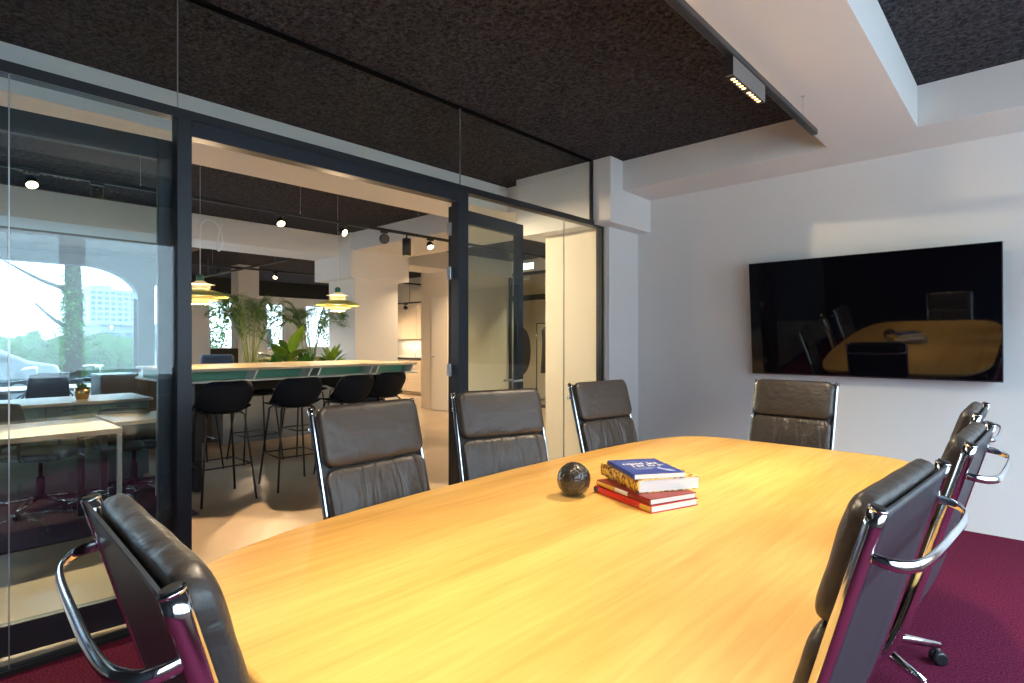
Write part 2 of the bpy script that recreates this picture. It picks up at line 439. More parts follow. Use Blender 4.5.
def door_leaf(i, hy, ang, sgn, label):
    """leaf hinged at (GX-.07, hy), extends along +/-Y by .855 when ang=0"""
    Wd, Hd = .855, 2.33
    r = bpy.data.objects.new('door_%d' % i, None); C.objects.link(r); r['kind'] = 'structure'; r['label'] = label
    r.location = (GX-.085, hy, 0); r.rotation_euler = (0, 0, ang)
    s = sgn
    def yb(a, b): return (min(a*s, b*s), max(a*s, b*s))
    bm = bm_new()
    box(bm, -.025, .02, *yb(0, .085), .02, Hd); box(bm, -.025, .02, *yb(Wd-.085, Wd), .02, Hd)
    box(bm, -.025, .02, *yb(.085, Wd-.085), Hd-.10, Hd); box(bm, -.025, .02, *yb(.085, Wd-.085), .02, .15)
    bevel(obj('frame', bm, blue_black, r), .003)
    bm = bm_new(); box(bm, -.006, .0, *yb(.085, Wd-.085), .15, Hd-.10); obj('pane', bm, glass, r)
    bm = bm_new()
    for x in (-.055, .05):
        tube(bm, [(x*1., (Wd-.045)*s, 1.02), (x*1., (Wd-.045-.12)*s, 1.02)], .009)
        tube(bm, [(-.0, (Wd-.045)*s, 1.02), (x, (Wd-.045)*s, 1.02)], .009)
    obj('handle', bm, steel, r)
    for z in (.25, 1.14, 1.84, 2.16):
        bm = bm_new(); rbox(bm, .0, .04, *yb(-.045, .0), z-.045, z+.045, .004)
        obj('hinge', bm, steel, r)
    return r
door_leaf(1, 2.76, R(4.5), 1, 'black framed glass door leaf swung back to the right')
door_leaf(2, .96, R(-5), -1, 'black framed glass door leaf swung back to the left')

# solid door in the beige wall
r = bpy.data.objects.new('door_3', None); C.objects.link(r); r['kind'] = 'structure'; r.location = (-8.77, 7.25, 0)
boxo('frame', (-.05, .47, -.03, -.001, 0, 2.24), cream, r); boxo('panel', (-.02, .46, -.045, -.03, .01, 2.2), mat('door_paint', (.80, .74, .64), .5), r, .003)
bm = bm_new(); tube(bm, [(.02, -.045, 1.05), (.02, -.09, 1.05), (.12, -.09, 1.05)], .01); obj('handle', bm, steel, r)

# ================================================================== MEETING TABLE
TC = (-1.045, 2.0)
def outline(a0, b, n=6, N=160, k=.037, inset=0):
    out = []
    for i in range(N):
        t = 2*PI*i/N; c, s = math.cos(t), math.sin(t)
        y = math.copysign(abs(s)**(2/n), s)*b; a = a0-k*y*y
        x = math.copysign(abs(c)**(2/n), c)*a
        out.append((x, y))
    # resample evenly
    if inset: out = [(x*(1-inset/a0), y*(1-inset/b)) for x, y in out]
    return out
t = thing('meeting_table', 'long boat-shaped oak meeting table ringed by leather chairs', 'table', (TC[0], TC[1], 0))
bm = bm_new()
prof = [(.012, .700), (.0, .712), (.0, .732), (.004, .738), (.012, .740)]
rings = []
for ins, z in prof:
    rings.append([bm.verts.new((x, y, z)) for x, y in outline(.79, 1.56, inset=ins)])
for a, b in zip(rings, rings[1:]): ring_faces(bm, a, b, True)
bm.faces.new(rings[-1]); bm.faces.new(list(reversed(rings[0])))
o = obj('tabletop', bm, tabletop_wood, t)
for y in (-.85, .85):
    bm = bm_new(); rbox(bm, -.34, .34, y-.04, y+.04, 0, .03, .01); box(bm, -.3, .3, y-.03, y+.03, .68, .70)
    for x in (-.09, .09): tube(bm, [(x, y, .02), (x, y, .69)], .035, 16)
    obj('pedestal', bm, alu, t)
bm = bm_new(); box(bm, -.03, .03, -.82, .82, .64, .68); obj('beam', bm, alu, t)

# ================================================================== OFFICE CHAIRS (soft pad, chrome rails)
def pad(bm, w, l, th, M, r=.05, folds=0, seed=0):
    prof = [(.02, 0), (.004, .004), (0, .014), (0, th*.62), (.003, th*.76), (.010, th*.88), (.02, th*.95), (.034, th*.99), (.055, th*1.03), (.08, th*1.06), (.105, th*1.08)]
    prof = [p for p in prof if p[0] < min(w, l)/2-.01]
    n = 9; rings = []
    def disp(x, y, z):
        if z < th*.8: return 0
        f = 0
        if folds:
            # creases fanning down from the seam
            u = x*16 + noise.noise(Vector((x*6, y*7, seed)))*2.2
            f += folds*(.5+.5*math.sin(u))**3*max(0, min(1, (.55 + y/l)))*.9*-1
        f += .0022*noise.noise(Vector((x*14+seed, y*22, 3)))
        return f
    for ins, z in prof:
        pts = rrect(w, l, r, n, ins)
        # densify straight edges
        dense = []
        for i, p in enumerate(pts):
            q = pts[(i+1) % len(pts)]
            k = 18 if i % (n+1) == n else 1
            for j in range(k): dense.append((p[0]+(q[0]-p[0])*j/k, p[1]+(q[1]-p[1])*j/k))
        rings.append((dense, z))
    n0 = len(rings[0][0])
    V = []
    for dense, z in rings:
        V.append([bm.verts.new(M @ Vector((x, y, z+disp(x, y, z)))) for x, y in dense])
    for a, b in zip(V, V[1:]): ring_faces(bm, a, b, True)
    # inner fill with a grid-like fan
    last, z = rings[-1]
    c = [bm.verts.new(M @ Vector((x*.45, y*.45, z*1.01+disp(x*.45, y*.45, z)))) for x, y in last]
    ring_faces(bm, V[-1], c, True)
    f = bm.faces.new(c); f.smooth = True
    bm.faces.new(list(reversed(V[0])))

RAIL = [(-.40, 1.09), (-.345, .895), (-.29, .70), (-.25, .575), (-.20, .49), (-.11, .44), (.02, .425), (.14, .432), (.215, .445), (.25, .435)]
def on_rail(s):
    pass
def make_chair(name, label, group):
    t = thing(name, label, 'chair', (0, 0, 0), 0, group)
    HW = .240
    path = smooth_path([(0, y, z) for y, z in RAIL], 5)
    for sx in (-1, 1):
        bm = bm_new()
        P = [Vector((sx*HW, p.y, p.z)) for p in path]
        tube(bm, P, 1, 16, flat=(.010, .0135, (1, 0, 0)))
        d = (P[0]-P[1]).normalized()
        tube(bm, [P[0]-d*.0015, P[0]+d*.0025], 1, 16, flat=(.0106, .0141, (1, 0, 0)))
        rl = obj('side_rail', bm, chrome, t)
        bm = bm_new(); tube(bm, [P[0]+d*.003, P[0]+d*.0065], 1, 16, flat=(.0075, .011, (1, 0, 0)))
        obj('end_plug', bm, blackm, rl)
    # leather membrane between the rails
    bm = bm_new(); rows = []
    NX = 8
    for i, p in enumerate(path[:-2]):
        d = (path[min(i+1, len(path)-1)]-path[max(i-1, 0)]).normalized()
        nrm = Vector((0, -d.z, d.y)); nrm = nrm if nrm.y > 0 or nrm.z > 0 else -nrm
        sag = .0
        row = []
        for j in range(NX+1):
            x = -HW+2*HW*j/NX
            edge = 1-abs(j/NX*2-1)**4
            q = p - nrm*.008 + nrm*(.004*edge) + (Vector((0, 0, -.006*edge)) if i == 0 else Vector())
            row.append((x, q, nrm))
        rows.append(row)
    A = [[bm.verts.new((x, (q+n*.0022).y, (q+n*.0022).z)) for x, q, n in row] for row in rows]
    B = [[bm.verts.new((x, (q-n*.0022).y, (q-n*.0022).z)) for x, q, n in row] for row in rows]
    for G in (A, B):
        for a, b in zip(G, G[1:]): ring_faces(bm, a, b, True, False)
    ring_faces(bm, A[0], B[0], False, False); ring_faces(bm, A[-1], B[-1], False, False)
    for j in (0, NX):
        ring_faces(bm, [r_[j] for r_ in A], [r_[j] for r_ in B], False, False)
    obj('leather_sling', bm, leather_back, t)
    # pads on the straight part of the back
    up = Vector((0, -.272, .962)); nf = Vector((0, .962, .272)); X = Vector((-1, 0, 0))
    top = Vector((0, -.40, 1.09))
    def frame(c, upv, nrm):
        xx = upv.cross(nrm).normalized()
        M = Matrix((( xx.x, upv.x, nrm.x, c.x), (xx.y, upv.y, nrm.y, c.y), (xx.z, upv.z, nrm.z, c.z), (0, 0, 0, 1)))
        return M
    off = .003
    bm = bm_new(); pad(bm, .466, .232, .046, frame(top-up*.112+nf*off, up, nf), .045, 0, 1.3); obj('head_pad', bm, leather, t)
    bm = bm_new(); pad(bm, .462, .235, .038, frame(top-up*.350+nf*off, up, nf), .045, .004, 2.1); obj('back_pad', bm, leather_fold, t)
    u2 = Vector((0, -.31, .95)).normalized(); n2 = Vector((0, u2.z, -u2.y))
    bm = bm_new(); pad(bm, .44, .13, .032, frame(Vector((0, -.258, .60))+n2*.012, u2, n2), .04, .006, 3.1); obj('lumbar_pad', bm, leather_fold, t)
    u3 = Vector((0, 1, .0)); n3 = Vector((0, 0, 1))
    for k, yc in enumerate((-.06, .12)):
        bm = bm_new(); pad(bm, .45, .17, .05, frame(Vector((0, yc, .440+.004*k)), Vector((0, .999, .03)).normalized(), Vector((0, -.03, .999)).normalized()), .035, .004, 4+k); obj('seat_pad', bm, leather_fold, t)
    # grab handle behind the back
    a = top-up*.075-nf*.012
    bm = bm_new()
    y0, z0 = a.y, a.z
    hp = [(-HW, y0, z0), (-HW+.003, y0-.024, z0-.004), (-HW+.025, y0-.044, z0-.008), (-HW+.085, y0-.058, z0-.010), (0, y0-.061, z0-.010), (HW-.085, y0-.058, z0-.010), (HW-.025, y0-.044, z0-.008), (HW-.003, y0-.024, z0-.004), (HW, y0, z0)]
    tube(bm, smooth_path(hp, 6), 1, 12, flat=(.0095, .0045, (0, .25, 1)))
    obj('grab_handle', bm, chrome, t)
    # undercarriage
    bm = bm_new(); rbox(bm, -.20, .20, -.02, .08, .395, .412, .005); rbox(bm, -.075, .075, -.1, .12, .365, .397, .01); obj('mechanism', bm, blackm, t)
    bm = bm_new(); lathe(bm, [(.03, .07), (.03, .22), (.018, .225), (.018, .37)], 18); obj('gas_column', bm, chrome, t)
    bm = bm_new(); lathe(bm, [(.045, .075), (.048, .09), (.045, .125), (.03, .135)], 20)
    for k in range(5):
        a = 2*PI*k/5+.3; d = Vector((math.cos(a), math.sin(a), 0))
        tube(bm, [d*.02+Vector((0, 0, .105)), d*.17+Vector((0, 0, .098)), d*.31+Vector((0, 0, .078))], [.024, .019, .014], 10)
    obj('star_base', bm, chrome, t)
    for k in range(5):
        a = 2*PI*k/5+.3; d = Vector((math.cos(a), math.sin(a), 0)); s = Vector((-d.y, d.x, 0)); c = d*.305+Vector((0, 0, .028))
        bm = bm_new()
        for e in (-1, 1):
            M = Matrix.Translation(c+s*e*.016) @ s.to_track_quat('Z', 'Y').to_matrix().to_4x4()
            lathe(bm, [(.020, -.008), (.028, -.005), (.028, .005), (.020, .008)], 16, M=M)
        cs = obj('caster', bm, plastic, t)
        bm = bm_new(); lathe(bm, [(.007, .0), (.007, .055)], 8, M=Matrix.Translation(c)); tube(bm, [c+s*-.02, c+s*.02], .006, 8); obj('stem', bm, steel, cs)
    return t
GC = 'leather chairs around the meeting table'
chair = make_chair('office_chair', 'black leather chair at the near short end of the table, seen from behind', GC)
def put(o, x, y, rz, label):   # x,y of the TOP of the backrest; facing direction rz (0 = +Y)
    f = Vector((-math.sin(rz), math.cos(rz)))
    loc = (x+f.x*.40, y+f.y*.40, 0)
    if o is None: return dup(chair, loc, rz, label, GC)
    o.location = loc; o.rotation_euler = (0, 0, rz); return o
put(chair, -.885, .205, R(-3), None)
put(None, -2.0, 1.295, R(-88), 'brown-black leather chair on the glass side, nearest the camera of its row')
put(None, -2.02, 2.08, R(-108), 'black leather chair on the glass side, middle of its row, turned slightly')
put(None, -2.01, 2.965, R(-98), 'black leather chair on the glass side, farthest of its row beside the white column')
put(None, -1.12, 3.86, PI-R(2), 'brown leather chair at the far short end below the television')
put(None, -.16, 1.25, R(86), 'black leather chair on the right side of the table, nearest the camera')
put(None, -.11, 2.03, R(88), 'black leather chair on the right side of the table, between two others')
put(None, -.15, 2.78, R(90), 'black leather chair on the right side of the table, farthest and mostly hidden')

# ================================================================== TELEVISION
t = thing('television', 'large black flat television mounted on the white wall', 'television', (-.995, YW-.003, 1.07))
TILT = Matrix.Translation((0, -.035, 0)) @ Matrix.Rotation(R(5.5), 4, 'X') @ Matrix.Translation((0, .035, 0))
bm = bm_new(); rbox(bm, -.832, .832, -.075, -.035, 0, .952, .004); bmesh.ops.transform(bm, matrix=TILT, verts=bm.verts[:]); obj('casing', bm, plastic, t)
bm = bm_new(); box(bm, -.826, .826, -.0765, -.0752, .012, .946); bmesh.ops.transform(bm, matrix=TILT, verts=bm.verts[:]); obj('screen', bm, screen, t)
bm = bm_new(); box(bm, -.3, .3, -.035, -.0, .25, .7); obj('wall_bracket', bm, blackm, t)

# ================================================================== BALL
def ball_bm(r):
    bm = bm_new()
    bmesh.ops.create_icosphere(bm, subdivisions=1, radius=r)
    bmesh.ops.bevel(bm, geom=bm.verts[:], offset=33.3, offset_type='PERCENT', segments=1, affect='VERTICES')
    for v in bm.verts: v.co = v.co.normalized()*r*.985
    fs = bm.faces[:]
    res = bmesh.ops.inset_individual(bm, faces=fs, thickness=.0022, depth=0)
    for f in fs:
        n = f.normal
        for v in f.verts: v.co += n*.0022
    res = bmesh.ops.inset_individual(bm, faces=fs, thickness=.005, depth=.0016)
    res = bmesh.ops.inset_individual(bm, faces=fs, thickness=.008, depth=.0012)
    return bm
ball_mat = mat('aged_black_leather', (.035, .028, .022), .25, spec=.6, coat=.5, bump=(90, .15, .002))
bm = ball_bm(.066)
zmin = min(v.co.z for v in bm.verts)
o = obj('ball', bm, ball_mat); bevel(o, .002, 2, 25)
o.location = (-1.335, 1.81, .7395-zmin); o.rotation_euler = (0, 0, .5)
tag(o, 'dark leather panelled ball lying on the oak table', 'ball')

# ================================================================== BOOKS
def book(name, label, cx, cy, z, L, Wd, T, ang, cover, hard=True, spine_cols=None, g='books stacked on the meeting table'):
    """spine lies along +X at y=-W/2 (local)"""
    t = thing(name, label, 'book', (cx, cy, z), ang, g)
    ct = .0025 if hard else .0008; ov = .003 if hard else 0
    bm = bm_new()
    box(bm, -L/2, L/2, -Wd/2, Wd/2, 0, ct); box(bm, -L/2, L/2, -Wd/2, Wd/2, T-ct, T)
    pts = [(-Wd/2-.001, 0), (-Wd/2-.005, T*.25), (-Wd/2-.006, T*.5), (-Wd/2-.005, T*.75), (-Wd/2-.001, T), (-Wd/2+.002, T), (-Wd/2+.002, 0)]
    prism(bm, pts, -L/2, L/2, 'yz')
    obj('cover', bm, cover, t)
    bm = bm_new(); box(bm, -L/2+ov, L/2-ov, -Wd/2+.002, Wd/2-ov, ct, T-ct); obj('pages', bm, paper, t)
    return t
red = mat('red_cover', (.62, .035, .02), .4); darkred = mat('dark_red_cover', (.22, .02, .015), .45, var=(40, .3))
yel = mat('yellow_cover', (.75, .42, .05), .45); olive = mat('black_cover', (.03, .025, .02), .4)
blue = mat('blue_cover', (.028, .050, .28), .3, coat=.3)
offw = mat('off_white_print', (.78, .76, .7), .5); lblue = mat('pale_blue_print', (.35, .42, .62), .5)
# floral pattern cover
fl = bpy.data.materials.new('floral_cover'); fl.use_nodes = True
nt = fl.node_tree; b = nt.nodes['Principled BSDF']; b.inputs['Roughness'].default_value = .4
tc = nt.nodes.new('ShaderNodeTexCoord'); vo = nt.nodes.new('ShaderNodeTexVoronoi'); vo.inputs['Scale'].default_value = 75
ns = nt.nodes.new('ShaderNodeTexNoise'); ns.inputs['Scale'].default_value = 60; ns.inputs['Detail'].default_value = 3
r_ = nt.nodes.new('ShaderNodeValToRGB'); r_.color_ramp.interpolation = 'CONSTANT'
els = r_.color_ramp.elements
els[0].position = 0; els[0].color = (.03, .04, .02, 1); els[1].position = .40; els[1].color = (.35, .09, .02, 1)
e = els.new(.45); e.color = (.72, .42, .03, 1); e = els.new(.53); e.color = (.85, .62, .10, 1); e = els.new(.62); e.color = (.80, .66, .45, 1)
nt.links.new(tc.outputs['Object'], ns.inputs['Vector']); nt.links.new(ns.outputs['Fac'], r_.inputs[0]); nt.links.new(r_.outputs[0], b.inputs['Base Color'])
# unproject helper result: front corner near (-.995,1.80); long side runs to (-1.308,1.91)
def from_corner(p, q, Wd):
    """p near corner (right end of spine), q left end of spine -> centre, angle with +X from q to p"""
    p = Vector(p); q = Vector(q); d = (p-q); L = d.length; d.normalize(); n = Vector((-d.y, d.x))
    c = (p+q)/2 + n*Wd/2
    return c.x, c.y, L, math.atan2(d.y, d.x)
z = .7402
x, y, L, a = from_corner((-.995, 1.805), (-1.308, 1.915), .225)
b1 = book('book', 'red-spined hardback at the very bottom of the book stack', x, y, z, L, .225, .026, a, red)
for (x0, x1, m) in ((-.5, -.42, olive), (.33, .5, yel)):
    bm = bm_new(); prism(bm, [(-.1125-.0012, .0008), (-.1125-.0055, .0065), (-.1125-.0066, .013), (-.1125-.0055, .0195), (-.1125-.0012, .0252), (-.1125+.001, .0252), (-.1125+.001, .0008)], x0*L, x1*L, 'yz'); obj('spine_block', bm, m, b1)
z += .0262
x, y, L, a = from_corner((-1.0, 1.808), (-1.30, 1.922), .215)
b2 = book('book', 'dark red hardback with a yellow and white spine, second from the bottom', x, y, z, L, .215, .022, a, darkred)
for (x0, x1, m) in ((-.5, -.12, yel), (-.12, .12, offw)):
    bm = bm_new(); prism(bm, [(-.1075-.0012, .0008), (-.1075-.0055, .0055), (-.1075-.0066, .011), (-.1075-.0055, .0165), (-.1075-.0012, .0212), (-.1075+.001, .0212), (-.1075+.001, .0008)], x0*L, x1*L, 'yz'); obj('spine_block', bm, m, b2)
z += .0222
x, y, L, a = from_corner((-1.070, 1.848), (-1.340, 2.01), .258)
b3 = book('book', 'thick book with a yellow flower-patterned cover, under the blue book', x, y, z, L, .258, .048, a, fl)
z += .0482
x, y, L, a = from_corner((-1.088, 1.848), (-1.300, 2.0), .205)
b4 = book('paperback_book', 'blue paperback with white title lying on top of the stack', x, y, z, L, .205, .018, a, blue, False)
random.seed(3)
bm = bm_new()
def lettering(bm_, x0, y0, w, h, seed, T):
    # strokes laid out for a reader standing at the near short edge: u along +Y, v along -X
    def box(b, a0, a1, c0, c1, t0, t1): globals()['box'](b, -c1, -c0, a0, a1, t0, t1)
    bm = bm_
    rr = random.Random(seed); xx = x0
    while xx < x0+w:
        cw = h*rr.uniform(.45, .8); st = h*.2
        box(bm, xx, xx+st, y0, y0+h*rr.choice((1, 1, .75)), T, T+.0003)
        k = rr.randint(0, 3)
        if k != 1: box(bm, xx+st, xx+cw-st*.2, y0+h*rr.choice((.0, .4, .55)), y0+h*rr.choice((.6, .75)), T, T+.0003)
        if k > 1: box(bm, xx+cw-st, xx+cw, y0, y0+h*.7, T, T+.0003)
        xx += cw+h*.16
lettering(bm, -.075, .030, .145, .032, 5, .018); lettering(bm, -.05, -.006, .115, .029, 8, .018)
obj('title_print', bm, offw, b4)
bm = bm_new(); lettering(bm, -.08, .08, .16, .006, 12, .018); lettering(bm, -.06, -.034, .08, .016, 13, .018); lettering(bm, -.06, -.052, .07, .012, 14, .018); prism(bm, [(.02, .045), (.045, .03), (.095, .055), (.105, .08), (.07, .075), (.055, .05)], .018, .0183)
obj('subtitle_print', bm, lblue, b4)

# ================================================================== MEETING ROOM TRACK
t = thing('ceiling_track', 'black suspended lighting track under the white beam', 'light track', (-.994, 0, 0))
bm = bm_new(); rbox(bm, -.018, .018, -2.2, 3.81, 2.603, 2.637, .006); obj('rail', bm, black, t)
for y in (-1.4, 1.2, 3.57):
    bm = bm_new(); tube(bm, [(0, y, 2.637), (0, y, ZB)], .0012, 6); lathe(bm, [(.006, 2.637), (.004, 2.66)], 8, M=Matrix.Translation((0, y, 0))); lathe(bm, [(.012, ZB-.004), (.012, ZB)], 12, M=Matrix.Translation((0, y, 0))); obj('suspension_wire', bm, steel, t)
led = mat('lamp_led', (1, .8, .5), .5, emit=(1, .72, .34), estr=2.2)
silver_case = mat('grey_lamp_case', (.20, .19, .185), .45, .3)
def linear_lamp(y0, label, en):
    t = thing('track_spotlight', label, 'spotlight', (-.994, y0, 2.603), 0, 'linear lamps on the meeting room track')
    bm = bm_new(); rbox(bm, -.019, .019, 0, .40, -.088, -.006, .002); rbox(bm, -.012, .012, .05, .35, -.006, .0, .001); obj('housing', bm, silver_case, t)
    bm = bm_new(); box(bm, -.016, .016, .01, .39, -.0895, -.088); box(bm, -.0185, .0185, -.001, .0, -.087, -.007); obj('louvre', bm, blackm, t)
    bm = bm_new()
    for g in range(2):
        for k in range(5):
            c = (0, .045+g*.19+k*.032, -.0897); lathe(bm, [(.010, -.0905), (.010, -.0894)], 10, M=Matrix.Translation((0, c[1], 0)))
    obj('lens', bm, led, t)
    a = area('lamp_light', (0, .2, -.095), (0, 0, 0), .03, .38, en, WARM_SOFT, t); a.data.spread = R(115)
    return t
linear_lamp(2.49, 'grey box-shaped track lamp with warm lenses above the table', 20)
linear_lamp(.55, 'added grey track lamp out of view at the near part of the track', 17)  # second lamp added out of view for more light on the table

# ================================================================== OPEN OFFICE : BAR
bar_white = mat('bar_laminate', (.66, .70, .62), .35)
bar_green = mat('bar_green', (.13, .36, .23), .5)
bar_top = wood_mat('bar_top_wood', (.62, .52, .36), (.5, .40, .26), 'Y', 6, .32)
t = thing('bar_table', 'long high bar table with green open compartments under its top', 'bar table', (-5.85, 1.6, 0))
bm = bm_new(); rbox(bm, -.6, .6, 0, 2.5, 1.083, 1.108, .003); obj('top', bm, bar_top, t)
bm = bm_new(); rbox(bm, -.6, .6, 0, 2.5, .985, 1.003, .003); obj('lower_shelf', bm, bar_white, t)
bm = bm_new(); box(bm, -.42, .42, .02, 2.48, 1.003, 1.083); obj('back_panel', bm, bar_green, t)
for sx in (-1, 1):
    for y in (.02, .62, 1.15, 1.25, 1.85, 1.93, 2.40):
        pts = [(y, 1.003), (y+.018, 1.003), (y+.058, 1.083), (y+.04, 1.083)]
        bm = bm_new(); prism(bm, pts, .42 if sx > 0 else -.6, .6 if sx > 0 else -.42, 'yz'); obj('divider', bm, bar_white, t)
for y in (.25, 2.2):
    bm = bm_new(); rbox(bm, -.35, .35, y-.03, y+.03, 0, .985, .005); obj('support_panel', bm, blackm, t)
bm = bm_new(); box(bm, -.05, .05, .25, 2.2, .86, .985); obj('apron', bm, blackm, t)

# bar stools
stool_shell = mat('charcoal_shell', (.007, .010, .017), .7, spec=.15)
def make_stool():
    t = thing('bar_stool', 'x', 'bar stool', (0, 0, 0), 0, 'bar stools along the high table')
    # shell: seat flows into low curved back (back at -Y)
    bm = bm_new(); NU, NV = 20, 12; A, B = [], []
    def sh(u, v):   # u -1..1 across, v 0 (front)..1 (top of back)
        if v < .5:
            s = v/.5; y = .19-.36*s; z = .745+.010*(1-s)**3 + .0
            w = .205+.02*s
            x = u*w; z += .055*abs(u)**3*(.3+.7*s); y += 0.03*(1-s)*(-u*u)
        else:
            s = (v-.5)/.5; ang = s*PI/2
            y = -.17-.075*math.sin(ang)-.02*s; z = .745+.055*s+.215*s*s*.55+.10*s
            w = .225*(1-.07*s**4); x = u*w
            y += .13*abs(u)**2.2*(1-.3*s); z += .055*abs(u)**3*(1-s) - .06*abs(u)**7*s**2
        return Vector((x, y, z))
    for iv in range(NV+1):
        ra, rb = [], []
        for iu in range(NU+1):
            u = -1+2*iu/NU; v = iv/NV; p = sh(u, v); e = .01
            du = sh(min(1, u+e), v)-sh(max(-1, u-e), v); dv = sh(u, min(1, v+e))-sh(u, max(0, v-e))
            n = du.cross(dv).normalized()
            ra.append(bm.verts.new(p+n*.006)); rb.append(bm.verts.new(p-n*.006))
        A.append(ra); B.append(rb)
    for G in (A, B):
        for a, b in zip(G, G[1:]): ring_faces(bm, a, b, True, False)
    ring_faces(bm, A[0], B[0], True, False); ring_faces(bm, A[-1], B[-1], True, False)
    for j in (0, NU): ring_faces(bm, [r[j] for r in A], [r[j] for r in B], True, False)
    obj('shell', bm, stool_shell, t)
    for sx in (-1, 1):
        for sy in (-1, 1):
            bm = bm_new(); tube(bm, [(sx*.13, sy*.12, .742), (sx*.155, sy*.145, .72), (sx*.22, sy*.23, .0)], .0095, 8); obj('leg', bm, black, t)
    bm = bm_new(); q = .735; f = (.155+(.22-.155)*(.72-.30)/.72, .145+(.23-.145)*(.72-.30)/.72)
    for a, b in (((-1, -1), (1, -1)), ((1, -1), (1, 1)), ((1, 1), (-1, 1)), ((-1, 1), (-1, -1))):
        tube(bm, [(a[0]*f[0], a[1]*f[1], .30), (b[0]*f[0], b[1]*f[1], .30)], .007, 8)
    obj('footrest', bm, black, t)
    bm = bm_new(); box(bm, -.13, .13, -.12, .12, .732, .742); obj('seat_plate', bm, black, t)
    return t
st = make_stool()
names = ['first', 'second', 'third', 'fourth']
spots_near = ((-5.16, 1.9), (-5.16, 2.55), (-5.16, 3.12), (-5.32, 3.64))
for i, (x, y) in enumerate(spots_near):
    lab = ('charcoal bar stool on the near side of the bar, nearest the dark door post', 'charcoal bar stool on the near side of the bar, second from the dark door post',
           'charcoal bar stool on the near side of the bar, just above the brown leather chair', 'charcoal bar stool on the near side of the bar, nearest the kitchen')[i]
    if i == 0: st.location = (x, y, 0); st.rotation_euler = (0, 0, R(90)); st['label'] = lab
    else: dup(st, (x, y, 0), R(90+(-4, 3, 5)[i-1]), lab)
for i, (x, y) in enumerate(((-6.55, 2.15), (-6.55, 2.8), (-6.55, 3.4), (-6.5, 3.95))):
    dup(st, (x, y, 0), R(-90), ('charcoal bar stool across the bar, leftmost of the far row', 'charcoal bar stool across the bar, second from left of the far row', 'charcoal bar stool across the bar, third from left of the far row', 'charcoal bar stool across the bar, in front of the white column')[i])

# ------------------------------------------------------------------ pendants
shade_cream = mat('shade_cream', (.85, .72, .40), .35, emit=(1, .75, .35), estr=.35)
shade_green = mat('shade_olive_green', (.42, .44, .13), .35)
shade_yel = mat('shade_yellow', (.75, .60, .20), .4, emit=(1, .7, .25), estr=.25)
green_cap = mat('green_cap', (.02, .12, .08), .4)
cord_m = mat('white_cord', (.9, .9, .88), .5)
bulb = mat('bulb_glow', (1, .9, .7), .5, emit=(1, .78, .42), estr=14)
def pendant(x, y, label, loop):
    t = thing('pendant_lamp', label, 'pendant lamp', (x, y, 1.70), 0, 'layered pendant lamps over the bar')
    bm = bm_new(); lathe(bm, [(.032, .215), (.032, .265), (.02, .275), (.012, .28)], 20); obj('cap', bm, green_cap, t)
    def shade(nm, prof, m):
        bm = bm_new()
        n = len(prof); pr = prof+[(max(r-.003, .002), z-.002) for r, z in reversed(prof)]
        lathe(bm, pr, 40, cap=False); obj(nm, bm, m, t)
    shade('top_shade', [(.035, .215), (.06, .198), (.10, .186), (.128, .182)], shade_cream)
    shade('upper_shade', [(.085, .172), (.09, .15), (.075, .138)], shade_cream)
    shade('wide_shade', [(.075, .135), (.14, .122), (.20, .102), (.24, .078), (.248, .066)], shade_green)
    shade('lower_shade', [(.06, .095), (.11, .072), (.15, .045), (.152, .036)], shade_yel)
    shade('bottom_bowl', [(.035, .05), (.07, .03), (.085, .005), (.08, 0)], shade_cream)
    bm = bm_new()
    for k in range(3):
        a = 2*PI*k/3; tube(bm, [(.03*math.cos(a), .03*math.sin(a), .22), (.07*math.cos(a), .07*math.sin(a), .11), (.06*math.cos(a), .06*math.sin(a), .03)], .003, 6)
    obj('strut', bm, steel, t)
    bm = bm_new(); bmesh.ops.create_uvsphere(bm, u_segments=14, v_segments=8, radius=.028, matrix=Matrix.Translation((0, 0, .085))); obj('bulb', bm, bulb, t, True)
    bm = bm_new()
    pts = [(0, 0, .275), (0, 0, .70)]
    tube(bm, pts, .003, 6)
    tube(bm, [(0, 0, .70), (0, 0, ZC-1.70)], .0015, 6)
    if loop:
        tube(bm, smooth_path([(0, 0, .62), (0, .01, .74), (0, .05, .80), (0, .12, .80), (0, .17, .74), (0, .20, .66), (0, .19, .55), (0, .16, .52), (0, .15, .58), (0, .17, .68), (0, .20, .79)], 5), .0065, 6)
    obj('cord', bm, cord_m, t)
    d = bpy.data.lights.new('pendant_light', 'POINT'); d.energy = 40; d.color = WARM; d.shadow_soft_size = .03
    o = bpy.data.objects.new('pendant_light', d); C.objects.link(o); o.parent = t; o.location = (0, 0, -.03)
pendant(-5.8, 1.965, 'layered green-yellow pendant lamp with looped cord, partly behind the door post', True)
pendant(-6.0, 3.52, 'layered green-yellow pendant lamp hanging before the white column', False)

